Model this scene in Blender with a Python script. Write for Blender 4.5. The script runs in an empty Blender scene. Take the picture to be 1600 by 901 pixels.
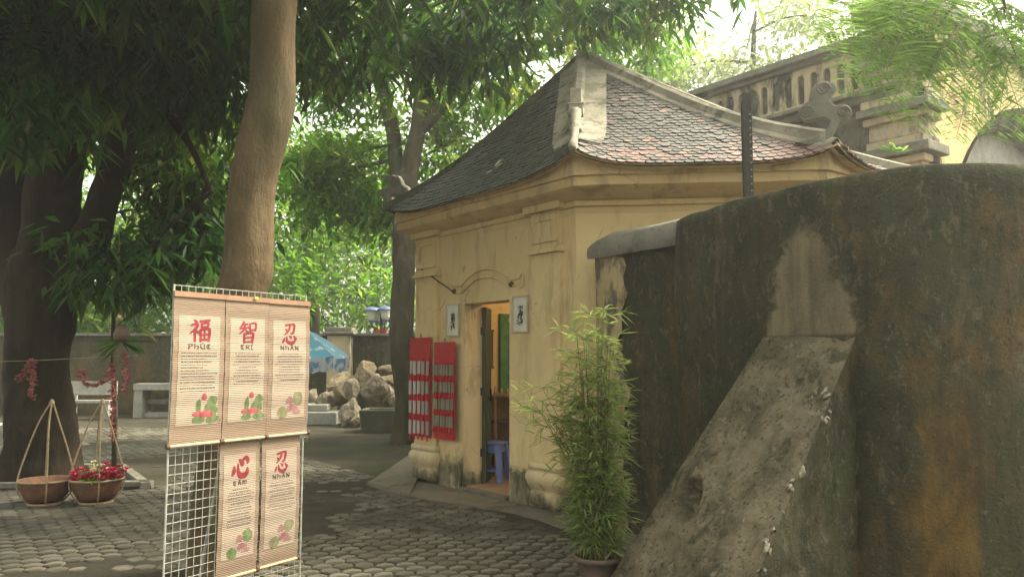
import bpy, math, random
import numpy as np
from mathutils import Vector, Matrix, noise as mnoise

R_ = math.radians
SC = bpy.context.scene
COL = SC.collection

# ------------------------------------------------------------------ camera, world, sun, exposure
F, CX, CY, CAMH = 1244.0, 800.0, 450.5, 1.5
PITCH = math.atan((560 - CY) / F)
cam = bpy.data.cameras.new('camera')
cam.sensor_width = 36.0
cam.lens = 36.0 * F / 1600
cam.clip_start = 0.05
cam.clip_end = 2000
camo = bpy.data.objects.new('camera', cam)
COL.objects.link(camo)
camo.location = (0, 0, CAMH)
camo.rotation_euler = (math.pi / 2 + PITCH, 0, 0)
SC.camera = camo

SUN_DIR = Vector((0.80, 0.34, 0.98)).normalized()       # towards the sun: right of and beyond the gate
SUN_EL = math.asin(SUN_DIR.z)
SUN_AZ = math.atan2(SUN_DIR.x, SUN_DIR.y)
world = bpy.data.worlds.new('World')
SC.world = world
world.use_nodes = True
wn = world.node_tree
bg = wn.nodes['Background']
sky = wn.nodes.new('ShaderNodeTexSky')
sky.sky_type = 'NISHITA'
sky.sun_disc = False
sky.sun_elevation = SUN_EL
sky.sun_rotation = SUN_AZ
sky.dust_density = 5.0
sky.air_density = 1.0
sky.ozone_density = 0.6
hs = wn.nodes.new('ShaderNodeHueSaturation')
hs.inputs['Saturation'].default_value = 0.30            # bright white summer haze
wn.links.new(sky.outputs[0], hs.inputs['Color'])
wt = wn.nodes.new('ShaderNodeMix'); wt.data_type = 'RGBA'; wt.blend_type = 'MULTIPLY'; wt.inputs[0].default_value = 1.0
wt.inputs[7].default_value = (1.0, .98, .80, 1)        # warm, moist monsoon light
wn.links.new(hs.outputs[0], wt.inputs[6]); wn.links.new(wt.outputs[2], bg.inputs['Color'])
bg.inputs['Strength'].default_value = 0.15
sl = bpy.data.lights.new('sun', 'SUN')
sl.energy = 1.5
sl.angle = R_(10)
sl.color = (1.0, 0.91, 0.74)
slo = bpy.data.objects.new('sun', sl)
COL.objects.link(slo)
slo.rotation_euler = (-SUN_DIR).to_track_quat('-Z', 'Y').to_euler()
slo.location = SUN_DIR * 60
SC.view_settings.view_transform = 'Standard'
SC.view_settings.look = 'None'
SC.view_settings.gamma = 1.0
SC.view_settings.exposure = 2.2
SC.render.engine = 'CYCLES'
SC.cycles.use_denoising = True
SC.cycles.max_bounces = 8
SC.cycles.diffuse_bounces = 4
SC.cycles.transparent_max_bounces = 8
SC.cycles.sample_clamp_indirect = 6.0

# ------------------------------------------------------------------ pixel -> place helpers
cpi, spi = math.cos(PITCH), math.sin(PITCH)
def ray(x, y):
    u = (x - CX) / F; v = (CY - y) / F
    return Vector((u, cpi - v * spi, spi + v * cpi))
CAMP = Vector((0, 0, CAMH))
def gz(x, y, z=0.0):
    r = ray(x, y); return CAMP + r * ((z - CAMH) / r.z)
def gy(x, y, Y):
    r = ray(x, y); return CAMP + r * (Y / r.y)
def gpl(x, y, o, n):
    r = ray(x, y); return CAMP + r * ((Vector(o) - CAMP).dot(n) / r.dot(n))

# ------------------------------------------------------------------ materials
MATS = {}
def lin(h):
    h = h.lstrip('#')
    return tuple(((int(h[i:i+2], 16) / 255) / 12.92 if int(h[i:i+2], 16) / 255 <= 0.04045 else ((int(h[i:i+2], 16) / 255 + 0.055) / 1.055) ** 2.4) for i in (0, 2, 4)) + (1,)
def c4(c):
    if isinstance(c, str): return lin(c)
    return tuple(c) + (1,) if len(c) == 3 else tuple(c)
class NT:
    def __init__(s, name):
        m = bpy.data.materials.new(name); m.use_nodes = True
        s.m = m; s.t = m.node_tree; s.p = s.t.nodes['Principled BSDF']; s.tc = s.t.nodes.new('ShaderNodeTexCoord')
        MATS[name] = m
    def n(s, typ, **kw):
        k = s.t.nodes.new('ShaderNode' + typ)
        for a, b in kw.items(): setattr(k, a, b)
        return k
    def l(s, a, b): s.t.links.new(a, b)
    def noise(s, scale, detail=4, rough=.55, stretch=(1, 1, 1), dist=0.0, off=0.0):
        mp = s.n('Mapping'); mp.inputs['Scale'].default_value = stretch; mp.inputs['Location'].default_value = (off, off * .7, off * .3)
        s.l(s.tc.outputs['Object'], mp.inputs[0])
        k = s.n('TexNoise'); k.inputs['Scale'].default_value = scale; k.inputs['Detail'].default_value = detail
        k.inputs['Roughness'].default_value = rough; k.inputs['Distortion'].default_value = dist
        s.l(mp.outputs[0], k.inputs['Vector'])
        return k.outputs[0]
    def rng(s, v, lo, hi, a=0.0, b=1.0):
        k = s.n('MapRange'); k.interpolation_type = 'SMOOTHSTEP'
        for i, q in zip((1, 2, 3, 4), (lo, hi, a, b)): k.inputs[i].default_value = q
        s.l(v, k.inputs[0]); return k.outputs[0]
    def mul(s, a, b, op='MULTIPLY'):
        k = s.n('Math', operation=op)
        for i, q in enumerate((a, b)):
            if isinstance(q, (int, float)): k.inputs[i].default_value = q
            else: s.l(q, k.inputs[i])
        return k.outputs[0]
    def mix(s, f, a, b, mode='MIX'):
        k = s.n('Mix', data_type='RGBA', blend_type=mode)
        for i, q in ((0, f), (6, a), (7, b)):
            if isinstance(q, (int, float)): k.inputs[i].default_value = q
            elif isinstance(q, (tuple, list, str)): k.inputs[i].default_value = c4(q)
            else: s.l(q, k.inputs[i])
        return k.outputs[2]
    def z(s):
        k = s.n('SeparateXYZ'); s.l(s.tc.outputs['Object'], k.inputs[0]); return k.outputs[2]
    def bump(s, h, strength=.4, dist=.01):
        k = s.n('Bump'); k.inputs['Strength'].default_value = strength; k.inputs['Distance'].default_value = dist
        s.l(h, k.inputs['Height']); s.l(k.outputs[0], s.p.inputs['Normal'])
    def done(s, col, rough=.85, spec=.3, metal=0.0):
        if isinstance(col, (tuple, list, str)): s.p.inputs['Base Color'].default_value = c4(col)
        else: s.l(col, s.p.inputs['Base Color'])
        s.p.inputs['Roughness'].default_value = rough
        s.p.inputs['Specular IOR Level'].default_value = spec
        s.p.inputs['Metallic'].default_value = metal
        return s.m
def simple(name, a, b=None, scale=12, rough=.7, bump=.2, bscale=40, spec=.3, metal=0, stretch=(1, 1, 1), lo=.35, hi=.65, dist=.006):
    k = NT(name)
    a = c4(a)
    b = c4(b) if b is not None else tuple(x * .7 for x in a[:3]) + (1,)
    f = k.rng(k.noise(scale, 5, .6, stretch), lo, hi)
    if bump: k.bump(k.noise(bscale, 4, .6, stretch), bump, dist)
    return k.done(k.mix(f, a, b), rough, spec, metal)
def isl(name, cols, rough=.8, obj=False, bump=.25, bscale=60, nscale=6, dirt=None, dirtlo=.45, dirthi=.65, spec=.3):
    """one colour for each piece, picked at random, with grime over it"""
    k = NT(name)
    r = (k.n('ObjectInfo').outputs['Random'] if obj else k.n('NewGeometry').outputs['Random Per Island'])
    cr = k.n('ValToRGB'); el = cr.color_ramp.elements
    while len(el) < len(cols): el.new(.5)
    for i, c in enumerate(cols): el[i].position = i / (len(cols) - 1); el[i].color = c4(c)
    k.l(r, cr.inputs[0]); col = cr.outputs[0]
    if dirt is not None: col = k.mix(k.rng(k.noise(nscale, 6, .65), dirtlo, dirthi), col, dirt)
    col = k.mix(k.rng(k.noise(nscale * 9, 4, .6), .3, .7, 0, .35), col, (.02, .02, .016))
    if bump: k.bump(k.noise(bscale, 4, .6), bump, .004)
    return k.done(col, rough, spec)
def leafmat(name, cols, trans=.45, rough=.45, nscale=.6):
    k = NT(name)
    r = k.n('NewGeometry').outputs['Random Per Island']
    f = k.mul(k.mul(r, .55), k.rng(k.noise(nscale, 2, .5), .3, .7, 0, .45), 'ADD')
    cr = k.n('ValToRGB'); el = cr.color_ramp.elements
    while len(el) < len(cols): el.new(.5)
    for i, c in enumerate(cols): el[i].position = i / (len(cols) - 1); el[i].color = c4(c)
    k.l(f, cr.inputs[0])
    k.done(cr.outputs[0], .55, .16)
    tr = k.n('BsdfTranslucent')
    hs = k.n('HueSaturation'); hs.inputs['Hue'].default_value = .492; hs.inputs['Saturation'].default_value = 1.15; hs.inputs['Value'].default_value = 2.0
    k.l(cr.outputs[0], hs.inputs['Color']); k.l(hs.outputs[0], tr.inputs[0])
    mx = k.n('MixShader'); mx.inputs[0].default_value = trans
    k.l(k.p.outputs[0], mx.inputs[1]); k.l(tr.outputs[0], mx.inputs[2])
    k.l(mx.outputs[0], k.t.nodes['Material Output'].inputs[0])
    return k.m

def plaster(name, base, warm, stain, damp_top=0.0, chips=True, grime=.0):
    k = NT(name)
    col = k.mix(k.rng(k.noise(.9, 4, .6), .35, .65), base, warm)
    col = k.mix(k.rng(k.noise(3.2, 6, .65, (1, 1, .45), .6), .50, .66, 0, .75), col, stain)       # runs and faded patches
    col = k.mix(k.rng(k.noise(26, 4, .7), .56, .72, 0, .22), col, stain)
    col = k.mix(k.rng(k.noise(7, 6, .7, (1, 1, .12), .3, 3.1), .55, .72, 0, .45), col, (.17, .125, .06))
    vo = k.n('TexVoronoi', feature='DISTANCE_TO_EDGE'); vo.inputs['Scale'].default_value = 1.3
    wp = k.n('Mix', data_type='RGBA'); wp.inputs[0].default_value = .25; nz = k.n('TexNoise'); nz.inputs['Scale'].default_value = 2.4; nz.inputs['Detail'].default_value = 6
    k.l(k.tc.outputs['Object'], wp.inputs[6]); k.l(nz.outputs[1], wp.inputs[7]); k.l(wp.outputs[2], vo.inputs['Vector'])
    col = k.mix(k.mul(k.mul(k.rng(vo.outputs[0], .0, .006, 1, 0), k.rng(k.noise(1.5, 3, .6, (1, 1, 1), 0, 12.0), .5, .6)), .6), col, (.12, .085, .045))
    if chips: col = k.mix(k.rng(k.noise(5.5, 7, .7, (1, 1, 1), .2, 7.7), .66, .70, 0, .8), col, (.13, .09, .05))
    if damp_top > 0:                                                                               # splashed, mossy plinth
        e = k.mul(k.z(), k.mul(k.noise(6, 6, .7), .55), 'SUBTRACT')
        m = k.rng(e, damp_top - .36, damp_top - .17, 1, 0)
        g = k.mix(k.rng(k.noise(11, 6, .75, (1, 1, .4)), .38, .62), (.060, .058, .038), (.20, .17, .105))
        col = k.mix(k.mul(m, k.rng(k.noise(3.5, 5, .6, (1, 1, .6)), .30, .48)), col, g)
    if grime: col = k.mix(k.rng(k.noise(1.6, 7, .7, (1, 1, .35)), .5 - grime, .62 - grime * .5), col, (.03, .03, .022))
    h = k.mul(k.noise(14, 6, .6), k.mul(k.noise(90, 3, .6), .25), 'ADD')
    k.bump(h, .35, .012)
    return k.done(col, .88, .2)

plaster('yellow_plaster', (.58, .425, .215), (.63, .475, .255), (.46, .340, .175), .36)
plaster('yellow_cornice', (.56, .405, .20), (.62, .46, .245), (.34, .25, .14))
plaster('pale_plaster', (.52, .40, .22), (.56, .45, .28), (.34, .26, .15), .18)
plaster('inner_plaster', (.56, .42, .21), (.58, .45, .24), (.48, .35, .16), chips=False)
plaster('gate_plaster', (.42, .35, .25), (.50, .40, .25), (.24, .21, .16), grime=.02)
plaster('gate_yellow', (.58, .42, .19), (.62, .48, .25), (.30, .19, .10), grime=-.03)

def rampart(name, patch):
    k = NT(name)
    col = k.mix(k.rng(k.noise(1.1, 6, .65, (1, 1, .5)), .38, .66), (.038, .039, .021), (.086, .075, .042))
    col = k.mix(k.rng(k.noise(2.1, 8, .72, (1, 1, .3), .5, 4.0), .52, .68, 0, .6), col, (.130, .108, .066))   # bared lime
    col = k.mix(k.rng(k.noise(1.2, 6, .66, (1, 1, .55), .5, 9.0), .53, .66, 0, .7), col, (.140, .082, .026))   # ochre paint
    col = k.mix(k.rng(k.noise(5, 7, .7, (1, 1, .10), .2, 2.0), .48, .68, 0, .75), col, (.026, .027, .018))      # black runs
    col = k.mix(k.rng(k.noise(2.8, 6, .65, (1, 1, .7), .3, 6.0), .52, .68, 0, .6), col, (.050, .064, .026))   # moss
    col = k.mix(k.rng(k.noise(34, 4, .7), .60, .70, 0, .5), col, (.21, .19, .14))                          # lichen specks
    col = k.mix(k.rng(k.noise(11, 8, .78, (1, 1, .6), .4, 3.3), .55, .60, 0, .6), col, (.15, .125, .08))     # flaked edges
    col = k.mix(k.rng(k.noise(19, 8, .8, (1, 1, .8), .3, 5.3), .56, .60, 0, .65), col, (.018, .02, .012))     # pits and black mould
    vo = k.n('TexVoronoi', feature='DISTANCE_TO_EDGE'); vo.inputs['Scale'].default_value = 1.6
    wp = k.n('Mix', data_type='RGBA'); wp.inputs[0].default_value = .22; nz = k.n('TexNoise'); nz.inputs['Scale'].default_value = 3.0; nz.inputs['Detail'].default_value = 6
    k.l(k.tc.outputs['Object'], wp.inputs[6]); k.l(nz.outputs[1], wp.inputs[7]); k.l(wp.outputs[2], vo.inputs['Vector'])
    crk = k.mul(k.rng(vo.outputs[0], .0, .005, 1, 0), k.rng(k.noise(1.7, 5, .7, (1, 1, 1), 0, 12.0), .5, .6))
    col = k.mix(k.mul(crk, .4), col, (.012, .012, .009))                                                    # cracks
    if patch:                                       # washed-out lime above the buttress
        mp = k.n('Mapping'); k.l(k.tc.outputs['Object'], mp.inputs[0]); ca_, sa_ = patch[3]
        sep = k.n('SeparateXYZ'); k.l(k.tc.outputs['Object'], sep.inputs[0])
        al = k.mul(k.mul(sep.outputs[0], ca_), k.mul(sep.outputs[1], sa_), 'ADD')
        wv = k.mul(k.mul(k.noise(4.0, 8, .75), .5, 'SUBTRACT'), .45)
        dx = k.mul(k.mul(k.mul(al, patch[0], 'SUBTRACT'), wv, 'ADD'), 0, 'ABSOLUTE')
        taper = k.mul(k.mul(sep.outputs[2], patch[1], 'SUBTRACT'), .35)
        mx_ = k.rng(k.mul(dx, taper, 'ADD'), patch[2] - .03, patch[2] + .05, 1, 0)
        mz = k.rng(k.mul(sep.outputs[2], wv, 'ADD'), patch[1] + .54, patch[1] + .68, 1, 0)
        lo_ = k.rng(sep.outputs[2], patch[1] - .03, patch[1], 0, 1)
        pc = k.mix(k.rng(k.noise(5, 7, .7, (1, 1, .22)), .36, .64), (.26, .205, .125), (.13, .105, .065))
        col = k.mix(k.mul(k.mul(k.mul(mx_, mz), lo_), .92), col, pc)
        # amber limewash still clinging to the foot of the wall right of the buttress
        wv2 = k.mul(k.mul(k.noise(2.2, 8, .75, (1, 1, .6), 0, 6.6), .5, 'SUBTRACT'), .9)
        ax_ = k.mul(k.mul(k.mul(sep.outputs[0], .42, 'SUBTRACT'), wv2, 'ADD'), 0, 'ABSOLUTE')
        am_ = k.mul(k.rng(ax_, .10, .22, 1, 0), k.rng(k.mul(sep.outputs[2], wv2, 'ADD'), 1.05, 1.45, 1, 0))
        ac_ = k.mix(k.rng(k.noise(6, 7, .7, (1, 1, .4)), .36, .62), (.20, .115, .030), (.075, .050, .020))
        col = k.mix(k.mul(am_, .8), col, ac_)
    h = k.mul(k.mul(k.noise(5, 8, .7), k.mul(k.noise(48, 6, .7), .45), 'ADD'), k.mul(crk, .15), 'SUBTRACT')
    k.bump(h, 1.0, .045)
    return k.done(col, .92, .2)
# patch: centre along the wall direction, its foot, half width, direction (in coordinates of the wall's base point)
_pd = (.50, -.866)
rampart('rampart_plaster', (((1.84 - 2.0) * _pd[0] + (4.98 - 4.9) * _pd[1]), 1.66, .33, _pd))
rampart('garden_plaster', None)
def buttress_m():
    k = NT('buttress_stone')
    col = k.mix(k.rng(k.noise(2.4, 7, .68), .36, .64), (.120, .102, .060), (.250, .205, .130))
    col = k.mix(k.rng(k.noise(3.5, 8, .72, (1, 1, 1), .5, 3.0), .53, .60, 0, .75), col, (.055, .057, .030))
    col = k.mix(k.rng(k.noise(9, 8, .75, (1, 1, 1), .4, 5.0), .56, .61, 0, .75), col, (.30, .25, .175))
    col = k.mix(k.rng(k.noise(30, 6, .7, (1, 1, 1), .3, 6.0), .56, .61, 0, .7), col, (.035, .036, .022))
    col = k.mix(k.rng(k.noise(4.2, 6, .7, (1, 1, .6), .4, 8.0), .665, .70, 0, .85), col, (.55, .50, .42))
    h = k.mul(k.noise(7, 9, .72), k.mul(k.noise(45, 7, .72), .6), 'ADD')
    k.bump(h, 1.0, .06)
    return k.done(col, .92, .2)
buttress_m()
def coping_m(name, a, b, dark, grime=.5):
    k = NT(name)
    col = k.mix(k.rng(k.noise(4, 6, .65), .35, .65), a, b)
    col = k.mix(k.rng(k.noise(3, 7, .7, (1, 1, 1), .3, 2.0), grime, grime + .14, 0, .85), col, dark)
    col = k.mix(k.rng(k.noise(22, 5, .7), .55, .7, 0, .5), col, dark)
    k.bump(k.mul(k.noise(9, 7, .7), k.mul(k.noise(60, 4, .6), .3), 'ADD'), .7, .02)
    return k.done(col, .9, .2)
coping_m('ridge_mortar', (.36, .32, .25), (.22, .20, .155), (.075, .072, .052))
coping_m('wall_coping', (.21, .195, .16), (.15, .14, .11), (.055, .055, .04), .55)
coping_m('dark_masonry', (.085, .08, .055), (.13, .115, .08), (.028, .03, .02), .46)
coping_m('grey_stone', (.36, .35, .31), (.27, .26, .23), (.11, .105, .085), .58)
coping_m('concrete_slab', (.135, .118, .086), (.165, .142, .104), (.085, .075, .055), .52)

def ground_m():
    k = NT('dirt_joints')
    col = k.mix(k.rng(k.noise(1.3, 7, .65), .35, .65), (.030, .027, .019), (.058, .050, .034))
    col = k.mix(k.rng(k.noise(.5, 5, .6, (1, 1, 1), 0, 5.0), .52, .66, 0, .7), col, (.038, .048, .020))
    col = k.mix(k.rng(k.noise(45, 4, .7), .55, .7, 0, .6), col, (.11, .095, .066))
    k.bump(k.mul(k.noise(18, 7, .7), k.mul(k.noise(120, 3, .6), .4), 'ADD'), .7, .012)
    return k.done(col, .95, .15)
ground_m()
isl('paver_single', [(.090, .078, .056), (.150, .132, .098), (.205, .182, .138), (.125, .108, .080)], .85, True, nscale=3.2, dirt=(.062, .053, .036), dirtlo=.42, dirthi=.58)
isl('paver_field', [(.088, .076, .055), (.140, .124, .092), (.185, .165, .125), (.115, .10, .075)], .85, False, nscale=1.3, dirt=(.056, .050, .035), dirtlo=.36, dirthi=.62)
for nm, o in (('single', True), ('field', False)):
    isl('tile_grey_' + nm, [(.072, .068, .060), (.115, .106, .094), (.15, .135, .118), (.09, .082, .072)], .62, o, nscale=9, dirt=(.04, .038, .03), spec=.5)
    isl('tile_red_' + nm, [(.20, .10, .082), (.28, .16, .135), (.25, .18, .155), (.16, .10, .088)], .6, o, nscale=9, dirt=(.07, .055, .046), spec=.5)
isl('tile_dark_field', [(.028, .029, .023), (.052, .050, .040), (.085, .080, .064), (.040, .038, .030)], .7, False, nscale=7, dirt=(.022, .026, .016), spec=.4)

def bark(name, a, b, c, rough=.9, st=.18, moss=None):
    k = NT(name)
    col = k.mix(k.rng(k.noise(6, 7, .7, (1, 1, st)), .35, .65), a, b)
    col = k.mix(k.rng(k.noise(2.5, 5, .65, (1, 1, .6), .3, 4.0), .5, .68, 0, .7), col, c)
    if moss: col = k.mix(k.rng(k.noise(1.8, 5, .6, (1, 1, .5), .3, 8.0), .48, .64, 0, .7), col, moss)
    k.bump(k.mul(k.noise(16, 7, .7, (1, 1, st)), k.noise(4, 4, .6), 'ADD'), .9, .03)
    return k.done(col, rough, .15)
bark('bark_dark', (.034, .025, .015), (.018, .014, .009), (.052, .038, .022))
bark('bark_brown', (.130, .090, .050), (.085, .060, .033), (.175, .130, .080), st=.35, moss=(.070, .062, .032))
bark('bark_grey', (.095, .078, .050), (.055, .047, .030), (.145, .122, .085), st=.3, moss=(.055, .062, .026))
leafmat('leaf_mango', [(.010, .034, .010), (.020, .056, .014), (.038, .086, .020), (.070, .125, .030), (.17, .17, .045)], .48)
leafmat('leaf_mid', [(.032, .085, .016), (.060, .140, .024), (.095, .185, .034), (.14, .22, .05), (.24, .26, .07)], .6)
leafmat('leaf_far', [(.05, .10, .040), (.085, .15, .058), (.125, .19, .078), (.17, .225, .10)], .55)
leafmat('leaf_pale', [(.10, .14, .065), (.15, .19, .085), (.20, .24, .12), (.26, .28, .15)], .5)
leafmat('leaf_bamboo', [(.10, .145, .045), (.15, .20, .065), (.20, .24, .09), (.26, .25, .12)], .5)
leafmat('leaf_feather', [(.065, .12, .03), (.11, .18, .05), (.14, .22, .07), (.18, .25, .09)], .6, nscale=2)
simple('culm', (.10, .11, .035), (.14, .12, .05), 20)
simple('soil', (.030, .022, .014), (.05, .036, .022), 30)
simple('terracotta', (.17, .075, .045), (.10, .050, .032), 9, .85, .4, 40)
simple('plastic_pot', (.16, .105, .078), (.11, .08, .06), 9, .6)
simple('rattan', (.33, .25, .15), (.21, .155, .09), 30, .75, .4, 90)
simple('wood_old', (.16, .115, .07), (.095, .07, .045), 10, .8, .4, 40, stretch=(1, 1, .2))
simple('door_green', (.030, .040, .016), (.050, .055, .024), 9, .6, .4, 40, stretch=(1, 1, .15))
simple('window_green', (.055, .17, .045), (.035, .12, .035), 9, .5, .1)
simple('dark_glass', (.03, .04, .03), (.04, .055, .04), 5, .12, 0)
simple('red_cloth', (.42, .018, .022), (.31, .012, .018), 14, .7, .3, 120)
simple('red_tassel', (.50, .020, .030), (.36, .012, .02), 40, .7)
isl('silver_card', [(.30, .28, .24), (.45, .42, .38), (.22, .2, .17), (.55, .5, .46)], .4, bump=0, nscale=30)
isl('stone_bead', [(.20, .18, .12), (.27, .24, .17), (.16, .145, .1), (.23, .19, .13)], .6, bump=0, nscale=30)
simple('paper', (.62, .58, .50), (.55, .51, .43), 4, .8, .05)
simple('ink', (.03, .028, .026), (.06, .055, .05), 60, .8, 0)
simple('frame_cream', (.48, .40, .26), (.40, .33, .2), 10, .6)
simple('steel_dark', (.030, .030, .028), (.055, .045, .036), 30, .55, .2, 80, metal=.4)
simple('wire_white', (.50, .49, .44), (.34, .32, .28), 20, .45, 0, metal=.2)
simple('blue_plastic', (.13, .17, .36), (.10, .13, .29), 5, .45, 0)
simple('case_wood', (.30, .20, .09), (.24, .155, .07), 10, .6)
simple('case_dark', (.05, .04, .03), (.09, .06, .035), 10, .6)
simple('brass', (.45, .30, .10), (.3, .2, .08), 20, .4, 0, metal=.5)
simple('tile_floor', (.30, .20, .12), (.24, .16, .095), 4, .6)
simple('rod_wood', (.33, .19, .12), (.27, .15, .095), 14, .6)
simple('rod_cane', (.55, .40, .25), (.45, .32, .19), 20, .55)
simple('knob_brown', (.10, .05, .03), (.07, .035, .02), 20, .5)
simple('ink_red', (.25, .030, .036), (.18, .022, .028), 26, .8, 0)
simple('ink_black', (.055, .04, .03), (.09, .065, .05), 40, .8, 0)
simple('lotus_green', (.075, .115, .04), (.15, .18, .085), 30, .8, 0)
simple('lotus_dull', (.14, .14, .07), (.21, .19, .11), 30, .8, 0)
simple('lotus_red', (.27, .028, .045), (.34, .10, .10), 26, .8, 0)
simple('lotus_pink', (.23, .085, .10), (.31, .17, .15), 26, .8, 0)
simple('green_tape', (.35, .60, .10), None, 5, .5, 0)
def slat(name, a, b, dk, per=95):
    k = NT(name)
    sep = k.n('SeparateXYZ'); k.l(k.tc.outputs['Object'], sep.inputs[0])
    nz = k.noise(1.0, 3, .6, (3, 3, 160))
    col = k.mix(k.rng(nz, .35, .65), a, b)
    col = k.mix(k.rng(k.noise(1.0, 3, .7, (6, 6, 60), 0, 4.0), .58, .72, 0, .5), col, dk)
    s = k.mul(sep.outputs[2], per * 6.283)
    w = k.mul(s, 0.0, 'SINE')
    col = k.mix(k.rng(w, .55, 1.0, 0, .35), col, dk)
    k.bump(k.mul(w, k.mul(nz, 1.5), 'ADD'), .35, .002)
    return k.done(col, .75, .25)
slat('blind_bamboo', (.265, .190, .136), (.225, .160, .113), (.145, .098, .067))
slat('blind_paper', (.37, .295, .23), (.325, .255, .195), (.23, .17, .12))
simple('rock_tan', (.26, .20, .125), (.13, .10, .065), 3, .9, .8, 14, dist=.03)
simple('rock_grey', (.25, .205, .15), (.12, .10, .075), 4, .9, .8, 14, dist=.03)
simple('white_wood', (.42, .41, .37), (.30, .29, .26), 6, .7)
simple('petal_red', (.50, .02, .06), (.38, .015, .05), 30, .6, 0)
simple('petal_pink', (.42, .16, .15), (.30, .08, .09), 30, .6, 0)
simple('petal_cream', (.60, .57, .30), (.48, .46, .24), 30, .6, 0)
def umb():
    k = NT('umbrella_cloth')
    col = k.mix(k.rng(k.noise(3.0, 5, .6, (1, 1, 2)), .54, .60, 0, .9), (.08, .26, .37), (.50, .50, .50))
    col = k.mix(k.rng(k.noise(9, 4, .6), .6, .64, 0, .6), col, (.30, .07, .08))
    return k.done(col, .6, .3)
umb()
simple('umbrella_valance', (.40, .42, .45), (.07, .20, .34), 6, .6, 0, lo=.48, hi=.56)
simple('lamp_blue', (.10, .15, .34), (.08, .12, .28), 5, .4, 0)
simple('lamp_glass', (.55, .55, .48), (.45, .45, .4), 5, .3, 0)
simple('roof_orange', (.42, .20, .09), (.34, .15, .07), 4, .8)
simple('house_wall', (.42, .34, .25), (.36, .3, .22), 3, .8)
simple('moss_box', (.115, .108, .08), (.075, .075, .05), 4, .9, .3, 20)

# ------------------------------------------------------------------ mesh builder
rng = np.random.default_rng(7)
random.seed(11)
class B:
    def __init__(s): s.v = []; s.f = []
    def add(s, vs, fs):
        o = len(s.v); s.v += [Vector(v) for v in vs]; s.f += [tuple(i + o for i in f) for f in fs]; return s
    def box(s, c, d, X=(1, 0, 0), Y=(0, 1, 0), Z=(0, 0, 1)):
        c = Vector(c); X = Vector(X); Y = Vector(Y); Z = Vector(Z); vs = []
        for k in (-.5, .5):
            for a, b in ((-.5, -.5), (.5, -.5), (.5, .5), (-.5, .5)):
                vs.append(c + X * (a * d[0]) + Y * (b * d[1]) + Z * (k * d[2]))
        return s.add(vs, [(3, 2, 1, 0), (4, 5, 6, 7), (0, 1, 5, 4), (1, 2, 6, 5), (2, 3, 7, 6), (3, 0, 4, 7)])
    def prism(s, pts, vec):
        n = len(pts); vec = Vector(vec); pts = [Vector(p) for p in pts]
        return s.add(pts + [p + vec for p in pts], [tuple(range(n))[::-1], tuple(range(n, 2 * n))] + [(i, (i + 1) % n, n + (i + 1) % n, n + i) for i in range(n)])
    def tube(s, path, rad, n=8, cap=True):
        path = [Vector(p) for p in path]
        if isinstance(rad, (int, float)): rad = [rad] * len(path)
        t0 = (path[1] - path[0]).normalized()
        u = t0.orthogonal().normalized(); rings = []; vs = []
        for i, p in enumerate(path):
            a = path[max(i - 1, 0)]; b = path[min(i + 1, len(path) - 1)]
            t = (b - a).normalized(); u = (u - t * u.dot(t)).normalized(); w = t.cross(u)
            for k in range(n):
                th = 2 * math.pi * k / n
                vs.append(p + (u * math.cos(th) + w * math.sin(th)) * rad[i])
        fs = []
        for i in range(len(path) - 1):
            for k in range(n):
                fs.append((i * n + k, i * n + (k + 1) % n, (i + 1) * n + (k + 1) % n, (i + 1) * n + k))
        if cap: fs += [tuple(range(n))[::-1], tuple(range((len(path) - 1) * n, len(path) * n))]
        return s.add(vs, fs)
    def lathe(s, c, prof, n=20, cap=True):
        c = Vector(c); vs = []; fs = []
        for r, z in prof:
            for k in range(n):
                th = 2 * math.pi * k / n
                vs.append(c + Vector((r * math.cos(th), r * math.sin(th), z)))
        for i in range(len(prof) - 1):
            for k in range(n): fs.append((i * n + k, i * n + (k + 1) % n, (i + 1) * n + (k + 1) % n, (i + 1) * n + k))
        if cap: fs += [tuple(range(n))[::-1], tuple(range((len(prof) - 1) * n, len(prof) * n))]
        return s.add(vs, fs)
    def grid(s, rows, close=False):
        m = len(rows[0]); vs = [p for r in rows for p in r]; fs = []
        for i in range(len(rows) - 1):
            for k in range(m - (0 if close else 1)):
                fs.append((i * m + k, i * m + (k + 1) % m, (i + 1) * m + (k + 1) % m, (i + 1) * m + k))
        return s.add(vs, fs)
    def mesh(s, name, mat, base=(0, 0, 0), smooth=False):
        me = bpy.data.meshes.new(name); b = Vector(base)
        me.from_pydata([tuple(v - b) for v in s.v], [], s.f)
        mats = mat if isinstance(mat, (list, tuple)) else [mat]
        for m in mats: me.materials.append(MATS[m])
        if smooth: me.polygons.foreach_set('use_smooth', [True] * len(me.polygons))
        me.update(); return me
ROOTLOC = {}
def ob(name, data, parent=None):
    o = bpy.data.objects.new(name, data); COL.objects.link(o)
    if parent is not None: o.parent = parent
    return o
def rootloc(o):
    while o.parent is not None: o = o.parent
    return o.location.copy()
def tag(o, label=None, cat=None, group=None, kind=None):
    if label: o['label'] = label
    if cat: o['category'] = cat
    if group: o['group'] = group
    if kind: o['kind'] = kind
    return o
def thing(name, loc, label, cat, group=None):
    o = ob(name, None); o.location = loc; o.empty_display_size = .1
    return tag(o, label, cat, group)
def part(name, b, mat, parent, smooth=False):
    base = rootloc(parent)
    return ob(name, b.mesh(name, mat, base, smooth), parent)
def solo(name, b, mat, base, smooth=False, **kw):
    o = ob(name, b.mesh(name, mat, base, smooth)); o.location = base
    return tag(o, **kw)
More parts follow.
